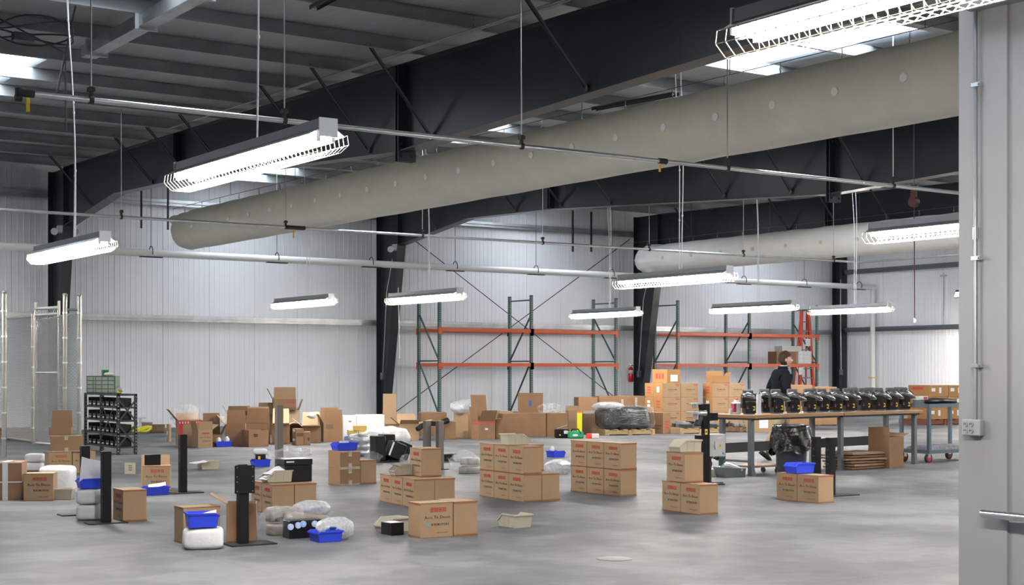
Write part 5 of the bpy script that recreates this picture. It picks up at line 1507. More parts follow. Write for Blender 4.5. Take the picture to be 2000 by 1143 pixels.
# ------------------------------------------------------------------ pallet racks
def rack(x_list, label, zb=(1.57, 2.53), v0=33.70, v1=34.78, H=3.60, diag=(1,-1,1)):
    t = thing('pallet_rack', (x_list[0], v0, 0), 0, label, 'rack', 'pallet racks')
    X0 = x_list[0]; d = v1 - v0
    for n, x in enumerate(x_list):
        X = x - X0
        for y in (0, d):
            m = MB().box(X-.04, X+.04, y-.035, y+.035, .012, H).box(X-.07, X+.07, y-.07, y+.07, 0, .012)
            k = int(H/.051)
            for i in range(k):
                z = .06 + i*.051
                if z < H-.03:
                    m.box(X-.018, X+.018, y-.0375, y-.0355, z, z+.022, 1); m.box(X-.042, X-.0402, y-.012, y+.012, z, z+.022, 1)
            obj('post', m, [RACKG, HOLEG], t)
        for z in (.25, 1.72, H-.14):
            obj('strut', MB().box(X-.018, X+.018, .035, d-.035, z-.018, z+.018), RACKG, t)
        s = diag[n]
        for za, zb_ in ((.28, 1.68), (1.76, H-.6)):
            p, q = ((X, .04, za), (X, d-.04, zb_)) if s > 0 else ((X, .04, zb_), (X, d-.04, za))
            obj('diagonal', MB().bar(p, q, .035, .035), RACKG, t)
    for xa, xb in zip(x_list, x_list[1:]):
        for z in zb:
            for y, w in ((-.035, .045), (d+.035, .045)):
                m = MB().box(xa-X0+.04, xb-X0-.04, y-w/2, y+w/2, z, z+.095)
                m.box(xa-X0+.04, xb-X0-.04, y-w/2-.002, y-w/2, z+.065, z+.069)
                for e in (xa-X0, xb-X0):
                    m.box(e-.05, e+.05, y-w/2-.006, y+w/2, z-.08, z+.11)
                obj('beam', m, RACKO, t)
    return t
HOLEG = mat('rack_hole_pale', (0.42,0.47,0.46), .6)
rack([20.93, 24.0, 27.08], 'green and orange pallet rack, empty, left of the column with the red extinguisher')
rack([29.50, 32.50, 35.55], 'green and orange pallet rack holding cartons and an orange ladder, beside the right corner', diag=(-1,-1,1))

# ---- orange step ladder standing in the right rack
vL = 34.35
c = at_y(1572, 606, vL)
t = thing('step_ladder', (c.x, vL, 0), R(-8), 'tall orange step ladder with grey steps standing behind the right pallet rack', 'ladder')
H = c.z
for s, side in ((-1, 'left'), (1, 'right')):
    m = MB().bar((s*.14, 0, H), (s*.33, -.12, 0), .09, .10); obj('rail', m, ORANGEL, t)
    obj('rear_leg', MB().bar((s*.12, .06, H-.05), (s*.30, .34, 0), .03, .045), ORANGEL, t)
for k in range(10):
    z = .3 + k*.31
    if z > H-.15: break
    f = 1 - z/H; w = .14 + .19*f
    obj('step', MB().box(-w, w, -.12*f-.05, -.12*f+.05, z-.035, z), GREYM, t)
obj('top_cap', MB().rbox(-.19, .19, -.09, .11, H-.03, H+.02, .008), GREYM, t)

# ---- things on the right rack, level one
zs = 1.57 + .098
def on_rack(px0, px1, ytop, d, M_, label, name='carton', v=33.71, z=zs, mats=None, extra=None, cat='box', ang=0):
    a = at_y(px0, 700, v); b = at_y(px1, 700, v); w = b.x - a.x
    h = at_y((px0+px1)/2, ytop, v).z - z
    return obj(name, box_mesh(w, d, h, extra), mats or M_, None, ((a.x+b.x)/2, v+d/2, z), R(ang), label, cat, 'things on the right pallet rack')
obj('shelf_board', MB().box(32.5, 35.5, 33.68, 34.13, 1.666, 1.672), GREYM, None, None, 0, 'grey steel deck on the lower beams of the right pallet rack', 'shelf deck') 
zs = 1.672
on_rack(1517, 1558, 687, .40, CARDD, 'brown carton on the right pallet rack behind the walking person', extra=lambda m,b,a,h: m.box(b*.42,b/2,-a/2-.003,-a/2-.001,0,h,1), mats=[CARDD, CARD])
mo = mat('clear_wrapped_white', (.62,.63,.64), .25, 0, .2, 8)
for k in range(3):
    on_rack(1559, 1585, 711-8.3*(k+1), .38, mo, 'white wrapped pack on the right pallet rack, %s of the three' % ['bottom','middle','top'][k], 'wrapped_pack', 33.72, zs + .138*k, cat='pack')
q = at_y(1549, 682, 34.2)
on_rack(1528, 1566, 676, .35, LGREY, 'grey box standing back on the right pallet rack above the brown carton', 'grey_box', 33.76, at_y(1537, 687, 33.71).z + .002)
for px, py, w_, lab_ in ((1578, 669, .22, 'hanging from the upper beam'), (1564.5, 725, .22, 'hanging from the lower beam')):
    p = at_y(px, py, 33.63)
    m = MB().box(-.11,.11,-.003,0,-.12,.12); m.box(-.07,.07,-.005,-.003,-.01,.012,1)
    obj('paper_sign', m, [PAPER, mat('faint_grey', (.5,.5,.52), .8)], None, p, 0, 'white paper sign %s of the right pallet rack' % lab_, 'sign', 'paper signs on the rack')

# ---- fire extinguisher on the column
p = at_x(1231, 746, 29.0)
t = thing('fire_extinguisher', (28.98, p.y-.05, p.z), R(-25), 'red fire extinguisher with white label hanging on the dark column', 'fire extinguisher')
hh = at_x(1231, 708, 29.0).z - p.z
obj('cylinder', MB().lathe([(.0,0),(.07,.0),(.078,.02),(.078,hh*.66),(.05,hh*.74),(.03,hh*.77),(.0,hh*.77)], 20), RED, t)
obj('label', MB().lathe([(.0795,hh*.42),(.0795,hh*.60)], 20), LABELW, t)
obj('valve', MB().tube([(0,0,hh*.76),(0,0,hh*.88)], .02, 8).bar((-.06,0,hh*.92),(.05,0,hh*.86),.02,.02).bar((-.06,0,hh*.98),(.03,0,hh*.90),.02,.015), CHROME, t)
obj('hose', MB().tube([(.03,-.02,hh*.85),(.10,-.03,hh*.80),(.105,-.03,hh*.5),(.09,-.04,hh*.3)], .012, 6), BLACK, t)
# small electrical boxes with conduits on the columns
for px, py, xx, lab_ in ((1247, 731, 29.06, 'between the racks'), (747, 735, 19.86, 'left of the first rack'), (1642, 727, 38.1, 'in the corner')):
    p = at_x(px, py, xx) if xx < 38 else at_y(px, py, 34.9)
    t = thing('junction_box', p, 0, 'small grey box with a conduit rising on the dark column %s' % lab_, 'junction box', 'junction boxes on the columns')
    obj('box', MB().rbox(-.06,.06,-.07,.03,-.10,.10,.01), GREYM, t)
    obj('conduit', MB().tube([(0,-.02,.1),(-.01,-.25 if xx < 38 else 0,2.3),(0,-.55 if xx < 38 else 0,3.2)], .013, 6), PIPEM, t)

# ------------------------------------------------------------------ work benches
TZ = .85
TN = at_z(1473.6, 811, TZ); TR = R(6.0)
te = Vector((cos(TR), sin(TR), 0)); tn = Vector((-sin(TR), cos(TR), 0))
TL = 4.05; TD = .76; TW = TL/2 - .005
def make_bench(x0, label):
    p = TN + te*x0
    t = thing('work_bench', (p.x, p.y, 0), TR, label, 'table', 'work benches')
    obj('table_top', MB().rbox(0, TW, 0, TD, TZ-.05, TZ, .004), WOODT, t)
    obj('apron', MB().box(.03, TW-.03, .05, .07, TZ-.075, TZ-.05).box(.03, TW-.03, TD-.07, TD-.05, TZ-.075, TZ-.05).box(.03,.05,.05,TD-.05,TZ-.075,TZ-.05).box(TW-.05,TW-.03,.05,TD-.05,TZ-.075,TZ-.05), DARKM, t)
    for x in ((.07, TW-.07) if x0 > 1 else (.07,)):
        for y in (.12, TD-.12):
            m = MB().box(x-.035, x+.035, y-.03, y+.03, .12, TZ-.05)
            m.prism([(-.03,.12),(.03,.12),(.075,.0),(.075,-.0),(-.03,.0)], 'y', -.035, .035, 0, Matrix.Translation((x,y,0)) @ Matrix.Rotation(R(90 if False else 0),4,'Z'))
            obj('leg', m, GREYM, t)
        obj('end_rail', MB().bar((x,.14,.20),(x,TD-.14,.20),.03,.03), GREYM, t)
    obj('stringer', MB().box(.07, TW+(.0 if x0 > 1 else .02), TD-.17, TD-.15, .30, .44), DARKM, t)
    return t
make_bench(0, 'work bench with thick wooden top, near half of the long row, under the first machines')
make_bench(TL/2+.005, 'work bench with thick wooden top, far half of the long row, beside the cart')
def on_bench(px, y):
    """point on the bench at distance y behind the front edge that falls on photo column px"""
    lo, hi = -.2, TL+.3
    for _ in range(40):
        mid = (lo+hi)/2; p = TN + te*mid + tn*y
        d = p - Vector((0,0,p.z)); X = p.x*RT.x + p.y*RT.y; D = depth_of(p)
        if 1000 + X/D*F_PX < px: lo = mid
        else: hi = mid
    return Vector((p.x, p.y, TZ))
cols = [1463, 1517, 1549, 1581, 1606, 1632, 1657, 1687, 1717, 1741, 1765]
for k, px in enumerate(cols):
    dresser(on_bench(px, .24), R(-19) if k else R(-26), 'black machine with chrome arm and yellow tag on the bench, %s from the left end' % ORD[k], 'machines in a row on the bench', sc=.92)
for k, px in enumerate([1495, 1590, 1668, 1700, 1757]):
    dresser(on_bench(px, .56), R(-19), 'black machine half hidden in the back row on the bench, %s from the left' % ORD[k], 'machines in the back row on the bench', sc=.92)
q = on_bench(1438, .45)
t = thing('jug', q, R(-20), 'white jug with maroon label and orange cap at the left end of the bench', 'jug')
obj('body', MB().rbox(-.055,.055,-.05,.05,0,.165,.012).tube([(0,0,.165),(0,0,.20)],[.04,.028],12), WHITE, t)
obj('label', MB().box(-.0565,-.02,-.0515,.0515,.03,.15), MAROON, t); obj('cap', MB().tube([(0,0,.20),(0,0,.225)], .026, 12), ORANGEC, t)
q = on_bench(1482, .07)
obj('paper_roll', MB().tube([(0,0,0),(0,0,.285)], .033, 20), PAPER, None, q, 0, 'tall white paper roll standing on the bench after the first machine', 'paper roll')
q = on_bench(1427, .5)
obj('small_box', MB().rbox(-.022,.022,-.02,.02,0,.075,.003), PAPER, None, q, 0, 'small white box on the bench beside the jug', 'box')
for k, px in enumerate((1483, 1530, 1560, 1615, 1646, 1667, 1755)):
    obj('paper_card', MB().box(-.055,.055,-.012,.03,0,.0015), PAPER, None, on_bench(px, .03) + Vector((0,0,.0005)), TR + R(random.uniform(-8,8)), 'white card lying at the front edge of the bench, %s from the left' % ORD[k], 'card', 'cards along the bench edge')

# ---- rubbish bin with a black bag
p = at_z(1556, 937); p = Vector((p.x+.05, p.y+.15, 0))
t = thing('rubbish_bin', p, R(5), 'dark rubbish bin lined with a shiny black bag in front of the bench', 'bin')
obj('body', MB().lathe([(0,0),(.185,0),(.19,.02),(.225,.70),(.235,.72),(.225,.72),(.20,.66),(.19,.05),(0,.05)], 36), CAN, t)
m = MB(); vs = []; n = 72; J = 16
for j in range(J+1):
    s = j/J
    for k in range(n):
        a = 2*pi*k/n
        drop = .36 + .17*mnoise.noise(Vector((cos(a)*1.3, sin(a)*1.3, 2.0)))
        if s < .25: r = .215 - .03*(1-s/.25); z = .69 + .04*(s/.25)
        else:
            e = (s-.25)/.75; r = .245 + .045*e**.7 + .035*mnoise.noise(Vector((cos(a)*4, sin(a)*4, e*2))) * (.4+e); z = .73 - drop*e
        vs.append((r*cos(a), r*sin(a), z + .012*mnoise.noise(Vector((cos(a)*4, sin(a)*4, s*5)))))
m.add(vs, [(j*n+k, j*n+(k+1)%n, (j+1)*n+(k+1)%n, (j+1)*n+k) for j in range(J) for k in range(n)], 0, True)
obj('bag', m, BAG, t)

# ---- dolly
p = at_z(1488, 927) + Vector((.1,.18,0))
t = thing('dolly', p, TR-R(6), 'low wooden dolly on small casters under the front of the bench', 'dolly')
obj('deck', MB().rbox(-.30,.30,-.20,.20,.10,.125,.003), WOODT, t)
for sx in (-.24,.24):
    for sy in (-.14,.14):
        c = MB().tube([(sx-.012,sy,.038),(sx+.012,sy,.038)], .038, 16).box(sx-.02,sx+.02,sy-.015,sy+.015,.06,.10)
        obj('caster', c, RUBBER, t)

# ---- demonstration stand with white control box
D0 = 18.7
p = at_depth(1378, 858, D0); p = Vector((p.x, p.y, 0))
t = thing('demo_stand', p, R(-6), 'black upright stand carrying a silver tip-dressing head, left of the bench', 'machine stand')
zt = EYE - (789-HORIZON)*D0/F_PX; zb2 = EYE - (858-HORIZON)*D0/F_PX
obj('base_plate', MB().rbox(-.2,.2,-.15,.15,0,.012,.002), BASEP, t)
obj('post', MB().rbox(-.045,.045,-.035,.035,.012,zt,.004).prism([(-.09,zt),(-.045,zt),(-.045,zb2+.14),(-.07,zt-.18)], 'y', -.035, .035), BLACK, t)
obj('lower_bracket', MB().box(-.135,-.04,-.05,.05,zb2,zb2+.05), BLACK, t)
obj('yellow_tag', MB().box(-.035,.005,-.0375,-.0355,zb2+.06,zb2+.13,0).box(-.028,-.002,-.039,-.0376,zb2+.085,zb2+.105,1), [YEL, BLACKINK], t)
obj('side_plate', MB().box(.045,.19,-.01,.01,EYE-(822-HORIZON)*D0/F_PX,EYE-(807-HORIZON)*D0/F_PX), BLACK, t)
h = MB()
h.tube([(-.10,0,zt-.12),(-.01,-.03,zt-.12)], .042, 18)
obj('motor', h, ALU, t)
obj('yellow_cable', MB().tube([(-.05,-.047,zt-.15),(-.045,-.05,zt-.12),(-.035,-.046,zt-.08)], .008, 6), YELLOW, t)
obj('upper_plate', MB().tube([(-.17,0,zt-.005),(-.17,0,zt+.012)], .085, 24).tube([(-.17,0,zt-.05),(-.17,0,zt-.005)], .03, 12), ALU, t)
obj('cutter', MB().tube([(-.19,0,zt-.13),(-.19,0,zt-.10)], .09, 24).tube([(-.15,0,zt-.2),(-.15,0,zt-.13)], .035, 12), ALU, t)
obj('lower_motor', MB().tube([(-.13,0,zt-.27),(-.08,0,zt-.16)], .045, 12).tube([(-.16,0,zt-.255),(-.11,0,zt-.255)], .035, 12), DARKM, t)
zc0 = EYE - (893-HORIZON)*D0/F_PX; zc1 = EYE - (849-HORIZON)*D0/F_PX
m = MB().rbox(-.075,.155,.04,.24,zc0,zc1,.006); M = Matrix.Translation((0,0,0))
tb = thing('control_box', p + Vector((.19,.10,0)), R(-14), 'light grey control box with warning triangle beside the black stand', 'control box')
m = MB().rbox(-.085,.155,-.10,.12,zc0,zc1,.006)
obj('body', m, LGREY, tb)
k = MB(); zz = (zc0+zc1)/2
k.add([(.045,-.1015,zz-.03),(.105,-.1015,zz-.03),(.075,-.1015,zz+.025)], [(0,1,2)], 0); k.box(.072,.078,-.1025,-.1016,zz-.02,zz+.008,1)
obj('warning_sign', k, [YEL, BLACKINK], tb)
k = MB(); put_text(k, 'K', .105, zc0+.02, .05, 0, Matrix.Translation((0,-.1018,0)), .004); k.box(.03,.12,-.102,-.1012,zc1-.055,zc1-.04,1)
obj('emblem', k, [SIGNBLUE, PAPER], tb)
obj('handle', MB().tube([(-.0,-.105,zz+.05),(-.012,-.11,zz+.0),(0,-.105,zz-.05)], .007, 6), CHROME, tb)
for q in (-.05, .01, .07): obj('gland', MB().tube([(q,0,zc0-.03),(q,0,zc0)], .014, 8), GREYM, tb)
obj('support', MB().box(-.03,.03,.05,.09,0,zc0).rbox(-.15,.15,-.05,.15,0,.012,.002), DARKM, tb)
# parts on the floor below
p = at_z(1437, 933) + Vector((.0,.12,0))
t = thing('parts_tray', p, R(-10), 'dark grey tray heaped with metal tools at the foot of the bench', 'tray')
obj('body', MB().prism([(-.17,.03),(.17,.03),(.19,.12),(-.19,.14)], 'y', -.12, .12).box(-.15,.17,-.13,.13,0,.03), GREYM, t)
t2 = thing('clamp_tool', p + Vector((.0,.0,.10)), R(-35), 'shiny metal clamp lying in the dark grey tray', 'tool')
obj('body', MB().tube([(-.14,0,.02),(-.04,.02,.06),(.10,-.02,.02),(.17,-.05,-.01)], [.03,.05,.04,.02], 10).tube([(-.08,.06,.03),(.02,.08,.05)], .03, 8), ALU, t2)
p2 = at_z(1397, 932) + Vector((.0,.12,0))
t = thing('beige_crate', p2, R(-8), 'low beige slatted box on the floor beside the dark grey tray', 'box')
obj('body', MB().rbox(-.10,.09,-.10,.10,0,.105,.004).box(-.102,.092,-.103,.103,.03,.036).box(-.102,.092,-.103,.103,.07,.076), BEIGE, t)
t = thing('power_drill', p + Vector((-.11,.08,.145)), R(10), 'dark green cordless drill standing behind the dark grey tray', 'drill')
obj('body', MB().tube([(-.06,0,.12),(.07,0,.12)], .038, 12).box(-.0,.045,-.02,.02,.0,.11), DGREEN, t)
obj('chuck', MB().tube([(-.13,0,.12),(-.06,0,.12)], [.012,.028], 10), BLACK, t)
t = thing('grinding_disc', p2 + Vector((-.02,.02,.107)), R(60), 'round black and silver disc standing on the beige slatted box', 'disc')
obj('disc', MB().tube([(0,0,.07),(.02,0,.07)], .07, 24), BLACKP, t); obj('hub', MB().tube([(-.01,0,.07),(.03,0,.07)], .025, 16), CHROME, t)

# ---- flattened cardboard and an opened carton under the far bench
p = at_z(1700, 917) + Vector((.05,.35,0))
for k in range(6):
    m = MB(); vs = []; n = 8
    w, d = .80 - .02*(k % 3), .56
    for j in range(n+1):
        for i in range(n+1):
            x, y = (i/n-.5)*w, (j/n-.5)*d
            vs.append((x, y, .006*mnoise.noise(Vector((x*4, y*4, k)))))
    fs = [(j*(n+1)+i, j*(n+1)+i+1, (j+1)*(n+1)+i+1, (j+1)*(n+1)+i) for j in range(n) for i in range(n)]
    m.add(vs, fs, 0, True); m.add([(x, y, z-.028) for x, y, z in vs], [tuple(reversed(f)) for f in fs], 0, True)
    for f in range(n):
        for (a, b) in ((f, f+1), (n*(n+1)+f+1, n*(n+1)+f), ((f+1)*(n+1), f*(n+1)), (f*(n+1)+n, (f+1)*(n+1)+n)):
            A, B = Vector(vs[a]), Vector(vs[b]); m.quad(A, A-Vector((0,0,.028)), B-Vector((0,0,.028)), B)
    obj('flat_carton', m, CARDD if k % 2 == 0 else CARD, None, p + Vector((random.uniform(-.03,.03), random.uniform(-.03,.03), .036+.042*k)), R(-2 + random.uniform(-6,6)), 'flattened brown carton in the pile under the far bench, %s from the floor' % ORD[k], 'cardboard', 'flattened cartons under the bench')
open_box((1705,1737,1773,915,854), 'opened brown carton standing behind the flattened pile under the far bench', {1: (15,.18), 3: (88,.01)}, CARDD, 6, group='opened cartons in the right half', depth=None, extra=lambda m,b,a,h: m.box(-b/2,-b/2+.008,-a/2,a/2,h,h+.14).box(-b/2,b/2,a/2-.008,a/2,h,h+.14))

# ---- cart
N, rz, b, a, h = nbox(1772,1815,1900,905,787)
b = 1.25; a = .60
t = thing('utility_cart', local(N, rz, 0, 0), rz, 'blue-grey steel cart with two shelves on casters at the far end of the bench', 'cart')
zt = EYE - (791-HORIZON)*depth_of(N)/F_PX; zl = EYE - (882-HORIZON)*depth_of(N)/F_PX
for z in (zl, zt): obj('shelf', MB().box(0,b,0,a,z-.005,z).box(0,b,-.004,.0,z-.04,z+.015).box(-.004,0,0,a,z-.04,z+.015).box(0,b,a,a+.004,z-.04,z+.015).box(b,b+.004,0,a,z-.04,z+.015), CARTM, t)
for x in (.0, b-.05):
    for y in (.0, a-.05): obj('post', MB().box(x,x+.05,y,y+.05,zl,zt), CARTM, t)
for x in (.05, b-.1):
    for y in (.06, a-.06):
        c = obj('caster', MB().box(x-.03,x+.03,y-.025,y-.02,.08,zl-.04).box(x-.03,x+.03,y+.02,y+.025,.08,zl-.04).box(x-.04,x+.04,y-.04,y+.04,zl-.05,zl-.04), CHROME, t)
        obj('wheel', MB().tube([(x,y-.018,.075),(x,y+.018,.075)], .075, 20).tube([(x,y-.02,.075),(x,y+.02,.075)], .05, 20, 1), [RUBBER, WHEELR], c)
zp = zl + N.z
m = MB(); vs = []; n = 20
for j in range(n+1):
    for i in range(n+1):
        x, y = i/n, j/n
        e = min(x, 1-x, y, 1-y); vs.append(((x)*1.12, y*.5, .012+.065*min(1, e*9)**.5 + .012*mnoise.noise(Vector((x*9, y*5, 3)))))
m.add(vs, [(j*(n+1)+i, j*(n+1)+i+1, (j+1)*(n+1)+i+1, (j+1)*(n+1)+i) for j in range(n) for i in range(n)], 0, True)
m.box(0,1.12,0,.5,.001,.013)
obj('moving_pad', m, PADM, None, local(N, rz, .06, .05, zl), rz, 'folded dark grey quilted pad on the lower shelf of the cart', 'pad')
m = MB().blob(.0,0,.045,.36,.2,.05,2.4,.25,6,4,40,16,flat=.001)
obj('black_mat', m, BLACK, None, local(N, rz, .58, .28, zt+.001), rz, 'soft black cover lying on the top shelf of the cart', 'cover')
q = local(N, rz, .13, .30, zt+.001)
t = thing('labelled_box', q, rz-R(6), 'small pale box with a dark red label at the left end of the cart top', 'box')
obj('body', MB().rbox(-.08,.10,-.07,.07,0,.07,.004), GREYM, t); obj('lid', MB().rbox(-.09,.11,-.08,.08,.07,.13,.004), LGREY, t); obj('label', MB().box(.01,.09,-.083,-.08,.08,.12), MAROON, t)
obj('white_box', MB().rbox(-.05,.05,-.04,.04,0,.05,.004), PAPER, None, local(N, rz, .42, .52, zt+.001), rz, 'small white box behind the black cover on the cart', 'box')

# ---- cartons on the pallet beyond the cart
Dp = 39.0
q = at_depth(1830, 0, Dp); q = Vector((q.x, q.y, 0))
pallet(q + Vector((.35,.45,0)), R(-12), 1.35, 1.1, 'reddish wooden pallet beyond the cart', mat('pallet_red', (.16,.05,.035), .8), .15)
def end_labels(m, b, a, h):
    m.box(-b/2+b*.1,-b/2+b*.3,-a/2-.003,-a/2-.001,h*.45,h*.75,3); m.box(-b/2+b*.5,-b/2+b*.62,-a/2-.003,-a/2-.001,h*.3,h*.8,3)
    m.box(-b/2-.003,-b/2-.001,-a*.2,a*.3,h*.6,h*.85,1)
for k in range(3):
    for i in range(2):
        hgt = .30
        if k == 2 and i == 0: dx = .25
        else: dx = 0
        obj('carton', box_mesh(.62, .9, hgt, end_labels), MO, None, local(Vector((q.x, q.y, 0)), R(-12), .04 + .63*i + (.03 if k == 2 else 0), .45, .152 + (hgt+.004)*k), R(-12), 'labelled orange-brown carton on the pallet beyond the cart, %s layer, %s' % (['bottom','middle','top'][k], ['left','right'][i]), 'box', 'cartons on the pallet beyond the cart')

# ------------------------------------------------------------------ mesh cage at the left
def chain_link(w, h, pitch=.06, r=.0038):
    """diamond wire mesh in the local x-z plane"""
    m = MB()
    def clip(x0, sgn):
        pts = []
        a = Vector((x0, 0)); d = Vector((sgn, 1))
        t0 = 0; t1 = h
        if sgn > 0: t0 = max(t0, -x0); t1 = min(t1, w-x0)
        else: t0 = max(t0, x0-w); t1 = min(t1, x0)
        if t1 - t0 > .01: m.tube([(x0+sgn*t0, 0, t0), (x0+sgn*t1, 0, t1)], r, 4, 0, False)
    k = 0
    while k*pitch < w + h:
        clip(-h + k*pitch, 1); clip(k*pitch, -1); k += 1
    return m
def P(px, D): 
    q = at_depth(px, HORIZON, D); return Vector((q.x, q.y, 0))
def fence_post(t, p, H, r=.032):
    obj('post', MB().tube([p, p+Vector((0,0,H))], r, 12), POSTM, t)
    obj('post_cap', MB().blob(p.x, p.y, p.z+H+.01, r*1.25, r*1.25, r*.9, 2, 0, 1, 0, 14, 8), POSTM, t)
    bands = MB()
    for k in range(6): bands.tube([(p.x,p.y,.3+k*.42*H/2.7),(p.x,p.y,.33+k*.42*H/2.7)], r*1.25, 12)
    obj('bands', bands, GALV, t)
def fence_panel(t, a, b, z0, z1, rails=True):
    d = b - a; L = d.length; ang = atan2(d.y, d.x)
    o = obj('wire_mesh', chain_link(L, z1-z0), CHAIN, t); o.location = (a.x, a.y, z0); o.rotation_euler = (0,0,ang)
    if rails:
        for z in (z0, z1): obj('rail', MB().tube([a+Vector((0,0,z)), b+Vector((0,0,z))], .022, 10), POSTM, t)
A = P(8, 24.6); B = P(127, 24.8); Cc = P(155, 24.9)
t = thing('gate_post', (0,0,0), 0, 'lone galvanized fence post at the left edge of the view', 'fence post'); fence_post(t, A, 2.77, .04)
t = thing('cage_fence', (0,0,0), 0, 'narrow section of chain-link fence between two galvanized posts beside the dark shelf unit', 'fence')
fence_post(t, B, 2.74, .036); fence_post(t, Cc, 2.74, .036); fence_panel(t, B, Cc, .06, 2.50)
g0 = P(70, 27.3); g1 = P(115, 26.7)
# side run of the cage behind, towards the far wall
t = thing('cage_fence', (0,0,0), 0, 'long run of chain-link fence of the cage going back towards the far wall', 'fence')
f0 = P(64, 29.0); f1 = Vector((f0.x, 35.1, 0))
fence_post(t, f0, 2.60, .03); fence_post(t, (f0+f1)/2, 2.6, .03); fence_panel(t, f0, f1, .05, 2.55)
t = thing('cage_fence', (0,0,0), 0, 'chain-link fence run of the cage between the open gate and the narrow section', 'fence')
fence_panel(t, Cc + Vector((.02,.06,0)), P(64,29.0) + Vector((.03,-.05,0)), .05, 2.45)
t = thing('cage_gate', (0,0,0), 0, 'open chain-link gate leaf with tubular frame inside the cage', 'gate')
for p in (g0, g1): 
    obj('stile', MB().tube([p+Vector((0,0,.06)), p+Vector((0,0,2.74))], .026, 10), POSTM, t)
obj('rail', MB().tube([g0+Vector((0,0,2.62)), g1+Vector((0,0,2.62))], .03, 10), POSTM, t); obj('rail', MB().tube([g0+Vector((0,0,2.50)), g1+Vector((0,0,2.50))], .03, 10), POSTM, t)
obj('rail', MB().tube([g0+Vector((0,0,1.42)), g1+Vector((0,0,1.42))], .024, 10), POSTM, t); obj('rail', MB().tube([g0+Vector((0,0,.1)), g1+Vector((0,0,.1))], .024, 10), POSTM, t)
fence_panel(t, g0, g1, .1, 2.6, False)
obj('latch', MB().cbox(g1.x+.04, g1.y-.02, 2.22, .10, .06, .10), GALV, t)
# low timber pile inside the cage
p = at_z(45, 860) + Vector((0,.6,0))
for k in range(4):
    obj('timber_board', MB().rbox(-.45,.45,-.25,.25,0,.055,.005), WOODD if k % 2 else CARDD, None, p + Vector((.02*k-.1,.02*k,.062*k)), R(-30+3*k), 'flat brown board in the low pile inside the mesh cage, %s from the floor' % ORD[k], 'board', 'boards inside the cage')

# ------------------------------------------------------------------ dark shelf unit with bins
N, rz, b, a, h = nbox(150,229,262,889,770)
a = 1.75
t = thing('shelf_unit', N, rz, 'dark perforated steel shelf unit beside the mesh cage, full of black bins', 'shelf unit')
zl = [.14+.23*k for k in range(4)] + [h]
for x in (.02, b-.02):
    for y in (.02, a*.5, a-.02):
        m = MB().box(x-.022,x+.022,y-.022,y+.022,0,h)
        for k in range(18): m.box(x-.006,x+.006,y-.0235,y-.0222,.05+k*h/19,.05+k*h/19+.016,1)
        obj('post', m, [DARKM, GALV], t)
for z in zl: obj('shelf', MB().box(0,b,0,a,z-.004,z).box(0,b,-.002,.002,z-.03,z).box(-.002,.002,0,a,z-.03,z), DARKM, t)
m = MB()
for z0 in (.12, .55):
    obj('end_brace', MB().bar((.0,-.004,z0),(b,-.004,z0+.43),.004,.03).bar((.0,-.006,z0+.43),(b,-.006,z0),.004,.03), DARKM, t)
m = MB().bar((-.003,.03,.2),(-.003,a*.5,h-.1),.004,.025).bar((-.005,.03,h-.1),(-.005,a*.5,.2),.004,.025)
obj('side_brace', m, DARKM, t)
for k, z in enumerate(zl[:-1]):
    for j in range(7):
        y = .04 + j*(a-.14)/7 + .03
        p = local(N, rz, b*.42, y+.06, z+.001)
        bh = .15
        o = obj('black_bin', MB().box(-.12,.12,-.085,.085,0,.006).box(-.12,.12,-.085,-.08,0,bh).box(-.12,.12,.08,.085,0,bh).box(.115,.12,-.085,.085,0,bh).box(-.12,-.115,-.085,.085,0,bh*.6), BLACKP, None, p, rz, 'black plastic bin on the dark shelf unit, %s shelf, %s from the near end' % (['lowest','second','third','top'][k], ORD[j]), 'bin', 'black bins on the shelf unit')
        obj('label', MB().box(-.1215,-.1202,-.05,.05,.02,.045), LABELW, o)
for k, (y, w, lab_) in enumerate(((.95, .40, 'right one'), (1.42, .40, 'left one behind the post'))):
    p = local(N, rz, b*.45, y, h)
    t = thing('parts_cabinet', p, rz + R(42), 'small dark green cabinet of clear drawers on the shelf unit, %s' % lab_, 'cabinet', 'drawer cabinets on the shelf unit')
    hh = .31
    obj('case', MB().rbox(-.09,.09,-w/2,w/2,0,hh,.006), DGREEN, t)
    for i in range(3):
        for j in range(4):
            y0 = -w/2 + .02 + i*(w-.03)/3; z0 = .015 + j*(hh-.02)/4
            d = obj('drawer', MB().rbox(-.098,-.088,y0,y0+(w-.03)/3-.012,z0,z0+(hh-.02)/4-.014,.002), DRAWERC, t)
p = local(N, rz, b*.45, .92, h+.312)
t = thing('tape_roll', p, rz, 'yellow and clear packet lying on the right green cabinet', 'packet'); obj('body', MB().blob(0,-.05,.03,.08,.11,.035,2,.3,9,2), mat('packet_clear', (.6,.6,.55), .3), t); obj('band', MB().blob(-.04,-.06,.045,.03,.07,.02), YELLOW, t)
p = local(N, rz, b*.45, 1.08, h+.312); t = thing('green_box', p, rz, 'small green box on top of the green cabinets', 'box'); obj('body', MB().rbox(-.05,.05,-.05,.05,0,.09,.006), DGREEN, t); obj('lid', MB().rbox(-.052,.052,-.052,.052,.09,.11,.004), GREEN, t)
p = local(N, rz, b*.5, .42, h+.001); t = thing('plastic_packet', p, rz, 'clear plastic packet with yellow part on the near end of the shelf unit', 'packet'); obj('body', MB().blob(0,0,.06,.07,.09,.065,2,.3,9,5), mat('packet_grey', (.35,.35,.36), .25), t); obj('yellow_part', MB().rbox(-.05,.03,-.09,-.04,.01,.08,.01), YELLOW, t)

# ------------------------------------------------------------------ walking person
DPN = 23.8
pp = at_depth(1524, 905, DPN); PB = Vector((pp.x, pp.y, 0))
